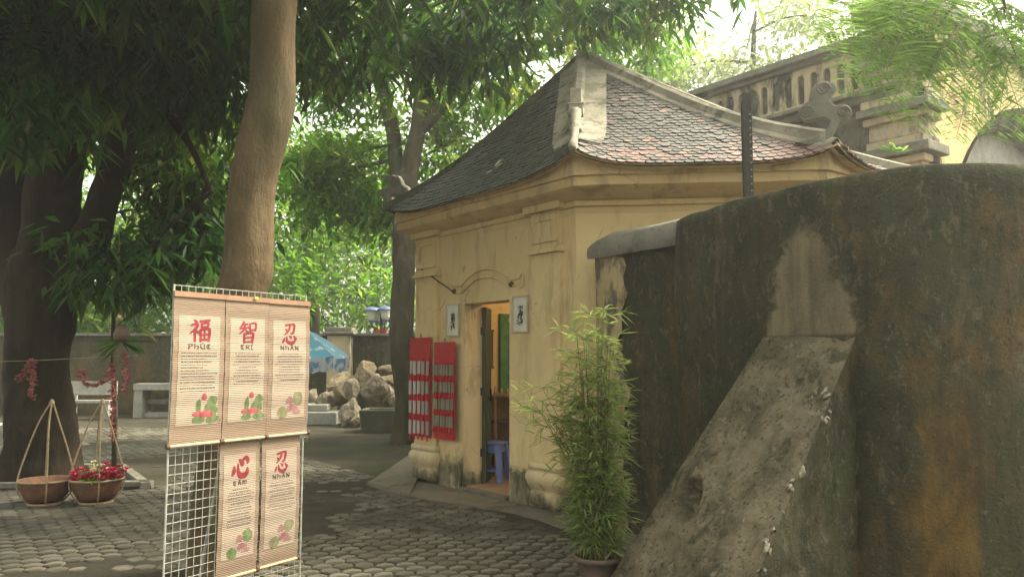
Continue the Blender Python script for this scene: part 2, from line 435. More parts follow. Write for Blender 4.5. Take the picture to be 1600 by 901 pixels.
def bevel(o, w=.01, seg=2):
    m = o.modifiers.new('bevel', 'BEVEL'); m.width = w; m.segments = seg; m.limit_method = 'ANGLE'; m.angle_limit = R_(40)
    return o
def fastmesh(name, V, T, mats):
    me = bpy.data.meshes.new(name)
    V = np.asarray(V, np.float32); T = np.asarray(T, np.int32)
    me.vertices.add(len(V)); me.vertices.foreach_set('co', V.ravel())
    k = T.shape[1]
    me.loops.add(T.size); me.loops.foreach_set('vertex_index', T.ravel())
    me.polygons.add(len(T)); me.polygons.foreach_set('loop_start', np.arange(0, T.size, k, dtype=np.int32))
    me.polygons.foreach_set('loop_total', np.full(len(T), k, np.int32))
    for m in (mats if isinstance(mats, (list, tuple)) else [mats]): me.materials.append(MATS[m])
    me.update(calc_edges=True); me.validate(); return me
def spline(pts, n=8):
    pts = [Vector(p) for p in pts]; out = []
    for i in range(len(pts) - 1):
        p0 = pts[max(i - 1, 0)]; p1 = pts[i]; p2 = pts[i + 1]; p3 = pts[min(i + 2, len(pts) - 1)]
        for k in range(n):
            t = k / n
            out.append(.5 * ((2 * p1) + (p2 - p0) * t + (2 * p0 - 5 * p1 + 4 * p2 - p3) * t * t + (3 * p1 - p0 - 3 * p2 + p3) * t ** 3))
    out.append(pts[-1]); return out
def lerp(a, b, t): return a + (b - a) * t
def interp(xs, n):
    a = np.interp(np.linspace(0, len(xs) - 1, n), range(len(xs)), xs); return [float(q) for q in a]
def wob(p, s, a, off=0.0):
    return Vector(p) + mnoise.noise_vector(Vector(p) * s + Vector((off, off, off))) * a

# ================================================================== THE SETTING: ground, pavers, slab
gb = B()
xs = [-90, -60, -25, -12, -6, 0, 6, 12, 25, 60, 90]; ys = [-40, -20, -6, 0, 4, 8, 12, 20, 35, 80, 140]
gb.grid([[Vector((x, y, 0)) for x in xs] for y in ys])
ground = ob('ground', gb.mesh('ground', 'dirt_joints')); tag(ground, 'dark trodden earth and worn joints under the paved yard', 'ground', kind='structure')

HEX = .150
def hexmesh():
    b = B(); r = HEX * .5 / math.cos(math.pi / 6) * .90
    o = [Vector((r * math.cos(math.pi / 6 + i * math.pi / 3), r * 1.03 * math.sin(math.pi / 6 + i * math.pi / 3), 0)) for i in range(6)]
    b.add([p + Vector((0, 0, -.03)) for p in o] + [p + Vector((0, 0, .0)) for p in o] + [p * .90 + Vector((0, 0, .007)) for p in o],
          [(i, (i + 1) % 6, 6 + (i + 1) % 6, 6 + i) for i in range(6)] + [(6 + i, 6 + (i + 1) % 6, 12 + (i + 1) % 6, 12 + i) for i in range(6)] + [(12, 13, 14, 15, 16, 17)])
    return b
hb = hexmesh(); hexme = hb.mesh('paver', 'paver_single')
ca, sa = math.cos(.10), math.sin(.10)
spots = []
def in_slab(x, y):     # along the pavilion and the walls the yard is bare concrete
    d = (x - .62) * (-.787) + (y - 7.70) * (-.616)
    s = (x - .62) * (-.616) + (y - 7.70) * .787
    edge = .50 + .08 * math.sin(s * 3.1) + .05 * math.sin(s * 7.7)
    if d < edge and -1.2 < s < 3.45: return True
    d2 = (x - 1.30) * (-.83) + (y - 6.25) * (-.555)
    return d2 < .34 and y > 3.5
for j in range(-10, 150):
    for i in range(-125, 60):
        x = (i + (.5 if j % 2 else 0)) * HEX; y = 4.6 + j * HEX * .866
        X = x * ca - (y - 5) * sa; Y = x * sa + (y - 5) * ca + 5
        if Y < 4.4 or Y > 17.5 or X / Y < -.95 or X > 2.0: continue
        if in_slab(X, Y): continue
        if X < -4.15 and X > -7.5 and 9.3 < Y < 11.2: continue
        n = mnoise.fractal(Vector((X * .55, Y * .55, 3.3)), 1.0, 2.0, 4)
        if n > .24 + .26 * random.random() or random.random() < .025: continue                       # worn away, filled with dirt
        spots.append((X, Y, n))
vis = [q for q in spots if abs(q[0] / q[1]) < .66 and q[1] > 5.35]
vis.sort(key=lambda q: (0 if q[0] > -2.2 or q[0] < -2.9 else 1, q[1]))
near = vis[:300]; nearset = set((q[0], q[1]) for q in near)
for X, Y, n in near:
    o = ob('paver', hexme, ground)
    o.location = (X, Y, .006 + random.uniform(-.006, .004) - max(0, n) * .014)
    o.rotation_euler = (random.gauss(0, .026), random.gauss(0, .026), .10 + random.gauss(0, .03)); o.scale = (random.uniform(.92, 1.02),) * 2 + (1,)
far = [q for q in spots if (q[0], q[1]) not in nearset]
hv = np.array([tuple(v) for v in hb.v]); V = []; fb = B()
for X, Y, n in far:
    a = .10 + random.gauss(0, .03); m = Matrix.Rotation(a, 3, 'Z') @ Matrix.Rotation(random.gauss(0, .015), 3, 'X') @ Matrix.Rotation(random.gauss(0, .015), 3, 'Y')
    sc = random.uniform(.92, 1.02); t = Vector((X, Y, .006 + random.uniform(-.006, .004) - max(0, n) * .014))
    fb.add([m @ (v * sc) + t for v in hb.v], hb.f)
tag(ob('paver_field', fb.mesh('paver_field', 'paver_field'), ground), 'hexagonal grey pavers further off in the yard', None, None, 'stuff')

# ================================================================== PAVILION
def V2(x, y, z=0): return Vector((x, y, z))
WL, WC, WR, WR2, WB2, WB1 = V2(-1.22, 10.05), V2(.62, 7.70), V2(2.80, 7.42), V2(4.30, 8.72), V2(3.6, 11.1), V2(.9, 11.9)
EL, EC, ER, ER2, EB2, EB1 = V2(-1.58, 9.97), V2(.56, 7.16), V2(2.90, 6.94), V2(4.75, 8.50), V2(4.0, 11.5), V2(.8, 12.35)
WALLS = [WL, WC, WR, WR2, WB2, WB1]; EAVES = [EL, EC, ER, ER2, EB2, EB1]
APEX = gy(908, 88, 9.3)
ZC, ZM = 3.415, 3.265
pav = thing('pavilion', V2(.9, 9.4, 0), 'small yellow plastered pavilion with curved grey tiled roof and open green door', 'building')
U = (WL - WC).normalized(); NF = Vector((U.y, -U.x, 0))            # along the front wall to the far corner, and outwards
if NF.dot(Vector((0, -1, 0))) < 0: NF = -NF
WLEN = (WL - WC).length
def fw(s, z, out=0.0): return WC + U * s + Vector((0, 0, z)) + NF * out
def onfront(px, py, out=0.0):
    p = gpl(px, py, WC + NF * out, NF); d = p - WC; return d.dot(U), p.z
TH = .26
DR, DL, DH = 1.05, 1.905, 2.13
b = B()
b.prism([fw(0, 0), fw(DR, 0), fw(DR, DH), fw(DL, DH), fw(DL, 0), fw(WLEN, 0), fw(WLEN, 3.0), fw(0, 3.0)], -NF * TH)
part('front_wall', b, 'yellow_plaster', pav)
def wallseg(a, c, name, hole=None):
    d = (c - a).normalized(); n = Vector((d.y, -d.x, 0)); L = (c - a).length; up = Vector((0, 0, 1)); bb = B()
    inn = -n * TH
    g = .005
    if hole:
        h0, h1, z0, z1 = hole
        for s0, s1, za, zb in ((g, h0, 0, 3), (h1, L - g, 0, 3), (h0, h1, 0, z0), (h0, h1, z1, 3)):
            bb.prism([a + d * s0 + up * za, a + d * s1 + up * za, a + d * s1 + up * zb, a + d * s0 + up * zb], inn)
    else: bb.prism([a + d * g, a + d * (L - g), a + d * (L - g) + up * 3, a + d * g + up * 3], inn)
    return part(name, bb, 'yellow_plaster', pav)
wallseg(WC, WR, 'side_wall'); wallseg(WR, WR2, 'side_wall', (.25, 1.75, .3, 2.6)); wallseg(WR2, WB2, 'rear_wall', (.6, 1.9, .7, 2.4)); wallseg(WB2, WB1, 'rear_wall'); wallseg(WB1, WL, 'rear_wall')  # openings in the unseen walls are added to let daylight into the room
cen = sum(WALLS, Vector()) / 6
def inset(p, k): return p + (cen - p) * k
b = B(); b.prism([inset(p, .02) + Vector((0, 0, .02)) for p in WALLS], (0, 0, .05)); part('floor', b, 'tile_floor', pav)
b = B(); b.prism([inset(p, .04) + Vector((0, 0, 2.90)) for p in WALLS], (0, 0, .06)); part('ceiling', b, 'inner_plaster', pav)
b = B(); b.prism([inset(p, .10) + Vector((0, 0, .075)) for p in (WB1, WL)] + [inset(p, .10) + Vector((0, 0, 2.88)) for p in (WL, WB1)], Vector((.02, -.02, 0))); part('inner_wall', b, 'inner_plaster', pav)
b = B(); b.prism([inset(p, .10) + Vector((0, 0, .075)) for p in (WB2, WB1)] + [inset(p, .10) + Vector((0, 0, 2.88)) for p in (WB1, WB2)], Vector((-.02, -.02, 0))); part('inner_wall', b, 'inner_plaster', pav)

# pilasters with panelled capitals and swelling bases
def pil(s0, s1, capz, name):
    o = .045
    b = B(); b.prism([fw(s0, .05), fw(s1, .05), fw(s1, 2.985), fw(s0, 2.985)], NF * o); p = part(name, b, 'yellow_plaster', pav)
    m = (s1 - s0)
    def blk(z0, z1, out, ex): bb.prism([fw(s0 - ex, z0, .003), fw(s1 + ex, z0, .003), fw(s1 + ex, z1, .003), fw(s0 - ex, z1, .003)], NF * out)
    bb = B(); blk(capz, capz + .03, .085, .035); blk(capz + .032, capz + .055, .07, .02); blk(capz + .057, capz + .09, .055, .006)
    part('capital_moulding', bb, 'yellow_cornice', p)
    # raised frame round a sunk panel
    bb = B(); w = .075
    a0, a1, z0, z1 = s0 + .02, s1 - .02, capz + .11, 2.95
    for r in ((a0, a0 + w, z0, z1), (a1 - w, a1, z0, z1), (a0 + w, a1 - w, z0, z0 + w * .8), (a0 + w, a1 - w, z1 - w * .8, z1)):
        bb.prism([fw(r[0], r[2], o), fw(r[1], r[2], o), fw(r[1], r[3], o), fw(r[0], r[3], o)], NF * .02)
    part('capital_panel', bb, 'yellow_cornice', p)
    bb = B(); prof = [(.01, .06), (.03, .06), (.03, .17), (.02, .19), (.035, .22), (.065, .26), (.085, .31), (.08, .35), (.055, .38), (.03, .40), (.05, .405), (.055, .44), (.04, .465), (.01, .468)]
    rows = []
    for q, z in prof:
        rows.append([fw(s0 - q * .6, z, .004), fw(s0 - q * .6, z, o * .6 + q * .8), fw(s0 + .02 - q * .3, z, o + q), fw(s1 - .02 + q * .3, z, o + q), fw(s1 + q * .6, z, o * .6 + q * .8), fw(s1 + q * .6, z, .004)])
    bb.grid(rows); part('pilaster_base', bb, 'pale_plaster', p, True)
pil(.19, .62, 2.56, 'pilaster'); pil(2.42, 2.90, 2.50, 'pilaster')
b = B(); b2 = B(); b.prism([fw(DL + .02, .0, .001), fw(2.40, .0, .001), fw(2.40, .30, .001), fw(DL + .02, .30, .001)], NF * .018); b2.prism([fw(.02, 0, .001), fw(DR - .02, 0, .001), fw(DR - .02, .33, .001), fw(.02, .33, .001)], NF * .022)
bevel(part('plinth', b, 'yellow_plaster', pav), .008); bevel(part('plinth', b2, 'yellow_plaster', pav), .008)
# door reveal, lintel strip and the plaster scroll over the door
b = B(); b.prism([fw(DL - .001, .06), fw(DL - .015, .06), fw(DL - .015, DH - .004), fw(DL - .001, DH - .004)], -NF * (TH - .01)); part('door_jamb', b, 'pale_plaster', pav)
am = []
def fpx(l, out=.012): return [fw(*onfront(x, y), out) for x, y in l]
b = B()
for l in ([(722, 447), (733, 434), (746, 425), (761, 420), (775, 422), (788, 429), (798, 437)], [(722, 458), (735, 445), (748, 436), (761, 433), (774, 434), (785, 440), (797, 446)],
          [(708, 443), (711, 447), (722, 447), (722, 458), (714, 457)], [(798, 437), (806, 436), (812, 434), (817, 427), (819, 437), (819, 446), (814, 449)], [(797, 446), (803, 446), (810, 444)]):
    b.tube(spline(fpx(l), 4), .009, 6)
part('arch_moulding', b, 'yellow_cornice', pav)
b = B(); b.tube([fw(*onfront(664, 421), .05), fw(*onfront(711, 455), .04)], .008, 6); part('metal_stay', b, 'steel_dark', pav)
for px, py in ((711, 455), (800, 444)):
    b = B(); b.lathe((0, 0, 0), [(.03, 0), (.034, .012), (.02, .03), (.012, .045)], 10)
    q = NF.to_track_quat('Z', 'Y').to_matrix(); s, z = onfront(px, py); b.v = [q @ v + fw(s, z, .0) for v in b.v]
    part('hook_boss', b, 'dark_masonry', pav)

# door leaf folded inwards: two boarded halves
J = fw(DL - .03, .07, -TH + .02); IN = (-NF * .71 + U * .70).normalized(); T2 = Vector((IN.y, -IN.x, 0))
dleaf = part('door', B().prism([J, J + IN * .40, J + IN * .40 + Vector((0, 0, 2.03)), J + Vector((0, 0, 2.03))], T2 * .045), 'door_green', pav)
J2 = J + T2 * -.055 + IN * .012
part('door_fold', B().prism([J2, J2 + IN * .38, J2 + IN * .38 + Vector((0, 0, 2.0)), J2 + Vector((0, 0, 2.0))], T2 * .04), 'door_green', dleaf)
for z in (.35, 1.05, 1.75):
    part('hinge', B().box(J + IN * .006 + T2 * -.006 + Vector((0, 0, z)), (.012, .07, .09), IN, T2), 'steel_dark', dleaf)
part('door_bolt', B().box(J + IN * .30 + T2 * .055 + Vector((0, 0, 1.0)), (.03, .02, .14), IN, T2), 'steel_dark', dleaf)
part('threshold', B().prism([fw(DR, .0, .06), fw(DL, .0, .06), fw(DL, .055, .06), fw(DR, .055, .06)], -NF * (TH + .1)), 'concrete_slab', pav)

# cornice swept between wall line and eave line; its top follows the curved eave
NS = 22
def eavez(s, k=1.0): return ZM + (ZC - ZM) * abs(2 * s - 1) ** 4.4
def sidept(i, s, f):
    j = (i + 1) % 6
    return lerp(lerp(WALLS[i], WALLS[j], s), lerp(EAVES[i], EAVES[j], s), f)
PROF = [(0.0, 2.90), (.04, 2.965), (.12, 2.975), (.12, 3.005), (.07, 3.01), (.07, 3.03), (.16, 3.04), (.36, 3.07), (.55, 3.095), (.66, 3.115), (.66, 3.20), (.74, 3.205), (.74, 3.235)]
for i in (0, 1, 2):
    rows = []
    for f, z in PROF: rows.append([sidept(i, k / NS, f) + Vector((0, 0, z)) for k in range(NS + 1)])
    rows.append([sidept(i, k / NS, .72) + Vector((0, 0, max(3.238, eavez(k / NS) - .01))) for k in range(NS + 1)])
    rows.append([sidept(i, k / NS, .20) + Vector((0, 0, max(3.25, eavez(k / NS) + .02))) for k in range(NS + 1)])
    b = B(); b.grid([[wob(p, 2.3, .008) for p in r] for r in rows]); part('cornice', b, 'yellow_cornice', pav)
# frieze blocks stepping out over each pilaster
for s0, s1 in ((.12, .69), (2.35, 2.95)):
    b = B(); b.prism([fw(s0, 2.985, .01), fw(s1, 2.985, .01), fw(s1, 3.055, .01), fw(s0, 3.055, .01)], NF * .10); part('frieze_block', b, 'yellow_cornice', pav)

# roof: curved boarding under the tiles
def g_(t): return t - .042 * math.sin(math.pi * t) * (1 - .25 * t)
def roofpt(i, s, t):
    j = (i + 1) % 6
    p = lerp(EAVES[i], EAVES[j], s); q = lerp(p, Vector((APEX.x, APEX.y, 0)), t)
    u = abs(2 * s - 1) ** 4.4
    ez = ZM + (ZC - ZM) * u * max(0, 1 - t * 2.2) ** 1.3
    z = lerp(ez, APEX.z, g_(t))
    return Vector((q.x, q.y, z))
rb = B()
for i in range(6):
    rb.grid([[roofpt(i, k / 18, t) - Vector((0, 0, .035)) for k in range(19)] for t in [q / 16 for q in range(17)]])
roof = part('roof', rb, 'dark_masonry', pav)
TW, EX = .087, .072
def tileb():
    b = B(); w = TW * .47; L = .15; th = .016
    o = [(-w, L), (-w, .030), (-w * .66, .009), (0, 0), (w * .66, .009), (w, .030), (w, L)]
    n = len(o)
    b.add([(x, y, 0) for x, y in o] + [(x, y, -th) for x, y in o], [tuple(range(n)), tuple(range(2 * n - 1, n - 1, -1))] + [(i, n + i, n + (i + 1) % n, (i + 1) % n) for i in range(n)])
    return b
tb = tileb()
tme = {m: tb.mesh('roof_tile', m) for m in ('tile_grey_single', 'tile_red_single')}
pieces = []
for i in (0, 1, 2, 3):
    j = (i + 1) % 6; ed = (EAVES[j] - EAVES[i]); EL_ = ed.length; ed = ed.normalized()
    mid = roofpt(i, .5, 0); slope = sum((roofpt(i, .5, (k + 1) / 40) - roofpt(i, .5, k / 40)).length for k in range(40))
    nrow = int(slope / EX) + 1
    fa = (Vector((APEX.x, APEX.y, 0)) - EAVES[i]).dot(ed)
    for r in range(nrow):
        t = (r * EX) / slope
        if t > .975: continue
        x0 = fa * t; x1 = EL_ + (fa - EL_) * t
        off = (r % 2) * TW * .5
        for c in range(int(math.floor((x0 - off) / TW)), int((x1 - off) / TW) + 2):
            x = c * TW + off + random.gauss(0, .0025)
            if x < x0 + .03 or x > x1 - .03: continue
            s = (x - x0) / (x1 - x0)
            p = roofpt(i, s, t); p2 = roofpt(i, s, min(t + .04, 1)); pa = roofpt(i, max(s - .02, 0), t); pb = roofpt(i, min(s + .02, 1), t)
            X = (pb - pa).normalized()
            # up-slope at right angles to the course
            Y = (p2 - p); Y = (Y - X * Y.dot(X)).normalized(); Z = X.cross(Y)
            if Z.z < 0: X = -X; Z = X.cross(Y)
            tilt = .115
            Yt = (Y * math.cos(tilt) - Z * math.sin(tilt)); Zt = X.cross(Yt)
            a = random.gauss(0, .018); X2 = X * math.cos(a) + Yt * math.sin(a); Y2 = Zt.cross(X2)
            M4 = Matrix((X2, Y2, Zt)).transposed()
            pos = p - Y * .045 + Z * (.022 + random.gauss(0, .0022))
            if i == 1:
                n = mnoise.noise(Vector((x * 1.7, t * 6, 1.7)))
                pr = .02 + .85 * max(0, min(1, (s - .55) * 1.8)) * max(0, 1 - t * 2.2) + .65 * max(0, 1 - t * 5) + n * .5 * (t < .35)
                kind = 'tile_red' if random.random() < pr else 'tile_grey'
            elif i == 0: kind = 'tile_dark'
            else: kind = 'tile_red' if random.random() < .75 else 'tile_grey'
            pieces.append((i, t, pos, M4, kind))
singles = [q for q in pieces if q[0] == 1]; singles.sort(key=lambda q: q[1]); keep = singles[:300]; keepid = set(id(q) for q in keep)
for q in keep:
    o = ob('roof_tile', tme[q[4] + '_single'], roof); o.matrix_local = Matrix.Translation(q[2] - pav.location) @ q[3].to_4x4()
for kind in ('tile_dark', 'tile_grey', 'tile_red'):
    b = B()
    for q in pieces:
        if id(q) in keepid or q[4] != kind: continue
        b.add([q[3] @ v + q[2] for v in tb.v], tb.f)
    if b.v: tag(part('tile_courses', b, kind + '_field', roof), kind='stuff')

# hips: raised mortar caps with plaster flanges
def hippt(i, t): return roofpt(i, 0, t)
def hip(i, ta, tb_, wcap, hcap, fl_l, fl_r, ft0=0.0, ft1=1.0, name='hip_ridge', mat='ridge_mortar'):
    N = 20; b = B(); rows = []
    for k in range(N + 1):
        t = lerp(ta, tb_, k / N); p = hippt(i, t); q = hippt(i, min(t + .02, 1)) - hippt(i, max(t - .02, 0))
        d = Vector((q.x, q.y, 0)).normalized(); sd = Vector((d.y, -d.x, 0))
        w = wcap * .5; jw = 1 + .07 * mnoise.noise(Vector((k * .9, i, 0)))
        rows.append([p + sd * (-w * 1.1) + Vector((0, 0, -.06)), p + sd * (-w) * jw + Vector((0, 0, hcap * .72)), p + sd * (-w * .55) + Vector((0, 0, hcap * jw)), p + sd * (w * .55) + Vector((0, 0, hcap * jw)), p + sd * w * jw + Vector((0, 0, hcap * .72)), p + sd * (w * 1.1) + Vector((0, 0, -.06))])
    b.grid(rows); b.add(rows[0], [(0, 1, 2, 3, 4, 5)]); b.add(rows[-1], [(5, 4, 3, 2, 1, 0)])
    h = part(name, b, mat, roof)
    for side, fl in ((-1, fl_l), (1, fl_r)):
        if fl <= 0: continue
        f = i if side > 0 else (i - 1) % 6
        rows = []
        for k in range(N + 1):
            t = lerp(ft0, ft1, k / N); p = hippt(i, t)
            j = (i + 1) % 6 if side > 0 else (i - 1) % 6
            ed = (EAVES[j] - EAVES[i]).normalized()
            endr = min(1, (k / N) * 6) ** .5
            tot = (1 - t) * (EAVES[j] - EAVES[i]).length
            wd = min(fl * (.82 + .18 * endr), tot * .8)
            def onf(dist):
                s = dist / max(tot, 1e-3); s = min(s, .95)
                return roofpt(f, s if side > 0 else 1 - s, t)
            up = Vector((0, 0, 1))
            rows.append([onf(.0) + up * .04, onf(wd * .5) + up * .042, onf(wd) + up * .036, onf(wd + .004) - up * .01])
        b = B(); b.grid([[wob(p, 9, .006) for p in r] for r in rows]); b.add(rows[0], [(0, 1, 2, 3)]); part('plaster_flange', b, mat, h)
    return h
hc = hip(1, .22, 1.0, .12, .075, .36, .30, .13, .995)      # corner hip towards the yard
hip(2, .03, 1.0, .13, .10, .17, .10, .0, .99)
hip(0, .0, 1.0, .12, .05, 0, .10, 0, .98, mat='dark_masonry')
hip(3, .0, .99, .12, .08, .08, 0, 0, .9)
# broken ornament stub on the corner hip
p = hippt(1, .36); b = B(); d = (Vector((APEX.x, APEX.y, 0)) - EC).normalized(); sd = Vector((d.y, -d.x, 0))
b.box(p + Vector((0, 0, .24)) - d * .10, (.12, .13, .16), sd, d); b.box(p + Vector((0, 0, .10)) - d * .10, (.15, .15, .10), sd, d); b.box(p + Vector((0, 0, .155)) - d * .10, (.17, .17, .02), sd, d)
bevel(part('broken_finial', b, 'ridge_mortar', roof), .012)
b = B(); pp = [hippt(1, .34) + Vector((0, 0, .10)) - d * .12, hippt(1, .24) + Vector((0, 0, .05)) - d * .10, hippt(1, .12) + Vector((0, 0, .03)) - d * .03, hippt(1, .0) + Vector((0, 0, .03)), hippt(1, .0) + Vector((0, 0, -.02)) - d * .06]
b.tube(spline(pp, 4), interp([.062, .045, .036, .046, .03], 17), 8); part('hip_foot', b, 'ridge_mortar', roof, True)
# cloud-scroll finials on the outer hips
def scroll(base, w, h, u, n, name='scroll_finial'):
    # silhouette in (u,z), thickness along n
    th = .07
    def P(x, z): return base + u * (x * w) + Vector((0, 0, z * h))
    body = [(-.62, -.12), (-.30, -.06), (-.02, .06), (.06, .22), (-.06, .30), (-.26, .27), (-.44, .24), (-.54, .36), (-.52, .50), (-.42, .58), (-.33, .62), (-.30, .78), (-.20, .93), (-.02, .98), (.15, .92), (.20, .80), (.12, .70), (.07, .60), (.14, .50), (.30, .52), (.42, .46), (.46, .34), (.38, .24), (.24, .22), (.18, .12), (.10, -.04), (-.08, -.16), (-.34, -.20)]
    b = B(); b.prism([P(x, z) - n * th * .5 for x, z in body], n * th); o = bevel(part(name, b, 'wall_coping', roof), .012)
    for (cx, cz, r) in ((-.38, .42, .13), (-.06, .82, .13), (.30, .37, .12)):
        path = []
        for k in range(22):
            a = k / 21 * 3.6 * math.pi; rr = r * (1 - k / 26)
            path.append(P(cx + rr * math.cos(a), cz + rr * math.sin(a) * w / h) - n * th * .5)
        path2 = B(); path2.tube(path, .012, 5); part('volute', path2, 'wall_coping', o)
dr = (Vector((APEX.x, APEX.y, 0)) - ER).normalized()
scroll(hippt(2, .03) + Vector((0, 0, .06)), .46, .50, Vector((.96, -.28, 0)).normalized(), Vector((.28, .96, 0)).normalized())
scroll(hippt(0, .03) + Vector((0, 0, .02)), -.42, .36, (-(Vector((APEX.x, APEX.y, 0)) - EL)).normalized() * -1, Vector((.6, .8, 0)))
# eave fascia board under the tiles
for i in (0, 1, 2):
    rows = [[roofpt(i, k / NS, .0) + Vector((0, 0, dz)) - (NFi := Vector((0, 0, 0))) for k in range(NS + 1)] for dz in (-.005, -.02)]
    rows.append([sidept(i, k / NS, .55) + Vector((0, 0, eavez(k / NS) - .035)) for k in range(NS + 1)])
    b = B(); b.grid(rows); part('eave_edge', b, 'yellow_cornice', roof)
# fallen leaf sprig on the tiles
def leafpoly(b, p, d, n, L, w):
    sdv = d.cross(n).normalized()
    b.add([p, p + d * L * .35 + sdv * w * .5 + n * .01, p + d * L * .7 + sdv * w * .4 + n * .015, p + d * L, p + d * L * .7 - sdv * w * .4 + n * .015, p + d * L * .35 - sdv * w * .5 + n * .01], [(0, 1, 2, 3), (0, 3, 4, 5)])
b = B(); nrm = Vector((-.5, -.35, .78)).normalized()
for (px, py, qx, qy, w) in ((776, 268, 768, 249, .035), (777, 268, 783, 266, .03), (774, 272, 769, 270, .02)):
    best = min(((roofpt(0, s / 60, t / 60) for s in range(61) for t in range(40))), key=lambda p: (ray(px, py).normalized().cross((p - CAMP).normalized())).length)
    dd = ray(qx, qy).normalized() - ray(px, py).normalized(); dd = (dd - nrm * dd.dot(nrm)).normalized()
    leafpoly(b, best + nrm * .05, dd, nrm, .20 if w > .03 else .10, w * 1.7)
simple('leaf_dry', (.52, .50, .40), (.42, .40, .30), 20, .7, 0)
solo('fallen_sprig', b, 'leaf_dry', tuple(b.v[0]), label='pale dry leaf sprig lying on the dark roof tiles', cat='leaf')

# concrete skirt along the pavilion and walls, slab step at its far corner
outl = [(572, 757), (600, 768), (640, 776), (690, 786), (745, 794), (795, 800), (840, 812), (880, 828), (925, 846), (965, 868), (1010, 905)]
pts = [gz(x, y) for x, y in outl]
pts = [Vector((p.x + .02 * math.sin(i * 2.1), p.y, 0)) for i, p in enumerate(pts)]
back = [Vector((1.75, 5.1, 0)), Vector((1.45, 6.6, 0)), Vector((.9, 7.5, 0)), fw(.2, 0, -.1), fw(2.9, 0, -.1), Vector((-1.0, 10.5, 0))]
b = B(); b.prism(pts + back, (0, 0, .02)); skirt = ob('skirt_pavement', b.mesh('skirt_pavement', 'concrete_slab')); tag(skirt, 'worn concrete skirt in front of the yellow pavilion and walls', 'pavement', kind='structure')
a0, a1 = gz(575, 757), gz(641, 716); q1 = Vector((-1.15, 10.0, 0)); q0 = gz(640, 776)
b = B(); b.add([a0, a1, q1, q0, a0 + Vector((0, 0, .03)), a1 + Vector((0, 0, .07)), q1 + Vector((0, 0, .07)), q0 + Vector((0, 0, .03))], [(3, 2, 1, 0), (4, 5, 6, 7), (0, 1, 5, 4), (1, 2, 6, 5), (2, 3, 7, 6), (3, 0, 4, 7)])
solo('corner_ramp', b, 'concrete_slab', tuple(a0), label='low concrete ramp slab at the far corner of the yellow pavilion', cat='ramp')

# ================================================================== FOREGROUND WALLS
path = spline([Vector((x, y, 0)) for x, y in [(1.60, 6.75), (1.38, 6.52), (1.31, 6.28), (1.42, 5.86), (1.65, 5.30), (1.93, 4.83), (2.24, 4.55), (2.60, 4.46), (2.97, 4.46), (3.8, 4.60), (5.2, 5.0)]], 12)
HW = 2.60
def wall_strip(path, H, thick, lean=.0, N=40):
    b = B(); rows = []
    zs = [H * k / N for k in range(N)] + [H + .0]
    nor = []
    for i, p in enumerate(path):
        t = (path[min(i + 1, len(path) - 1)] - path[max(i - 1, 0)]).normalized(); nor.append(Vector((t.y, -t.x, 0)))
    def disp(q): return mnoise.fractal(q * 1.6, 1.0, 2.1, 6) * .030 + mnoise.fractal(q * 7 + Vector((9, 0, 0)), .9, 2.2, 4) * .009
    for z in [H * k / N for k in range(N)]:
        rows.append([p + nor[i] * (disp(p + Vector((0, 0, z))) + lean * (1 - z / H)) + Vector((0, 0, z)) for i, p in enumerate(path)])
    for a, (dn, dz) in enumerate(((-.012, -.005), (-.035, .012), (-.075, .022), (-.5 * thick, .03), (-thick + .06, .02), (-thick + .01, -.01))):
        rows.append([p + nor[i] * (dn + disp(p * 1.0 + Vector((0, 0, H))) * .8) + Vector((0, 0, H + dz + mnoise.noise(p * 3) * .012)) for i, p in enumerate(path)])
    rows.append([p - nor[i] * thick for i, p in enumerate(path)])
    b.grid(rows)
    L = len(path)
    b.add([r[0] for r in rows], [tuple(range(len(rows)))]); b.add([r[-1] for r in rows], [tuple(range(len(rows)))[::-1]])
    return b
ramp = thing('rampart_wall', Vector((2.0, 4.9, 0)), 'tall curved dark mossy rampart wall with sloping stone buttress', 'wall')
part('wall_body', wall_strip(path, HW, .42), 'rampart_plaster', ramp, True)
# buttress: sloping slab face with broken pocket and a rough side
def rough_patch(A, Bp, Cp, D, nu, nv, amp, pocket=None, seed=0.0, mod=None):
    rows = []
    n = (Bp - A).cross(D - A).normalized()
    for j in range(nv + 1):
        r = []
        for i in range(nu + 1):
            u, v = i / nu, j / nv
            p = lerp(lerp(A, Bp, u), lerp(D, Cp, u), v)
            edge = min(1, 8 * min(u, 1 - u, v + .1, 1 - v + .1))
            h = mnoise.fractal(p * 2.3 + Vector((seed, 0, 0)), 1.0, 2.1, 6) * amp + mnoise.fractal(p * 10 + Vector((seed, 4, 0)), .9, 2.2, 4) * amp * .34 + mnoise.fractal(p * 34 + Vector((seed, 4, 7)), .8, 2.2, 3) * amp * .10
            if pocket:
                pu, pv, pr, dep = pocket; dd = math.hypot((u - pu), (v - pv) * 1.6) + .05 * mnoise.noise(p * 9)
                k = max(0, min(1, (pr - dd) / (.018)))
                h -= dep * k * (.55 + .9 * abs(mnoise.noise(p * 6 + Vector((3, 3, 3)))))
            r.append(p + n * h * edge)
        rows.append(r)
    return rows
tL = gy(1193, 526, 5.18); tR = gy(1337, 524, 4.72)
zt = (tL.z + tR.z) / 2; tL.z = zt; tR.z = zt - .01
bLx = gy(945, 915, 5.15); bL = tL + (bLx - tL) * ((tL.z + .02) / (tL.z - bLx.z))
bRx = gy(1196, 870, 3.95); bR = tR + (bRx - tR) * ((tR.z + .02) / (tR.z - bRx.z))
sR = gy(1352, 901, 4.62); sR = Vector((tR.x + .02, tR.y + .06, -.02)); sL = Vector((tL.x + .1, tL.y + .25, -.02))
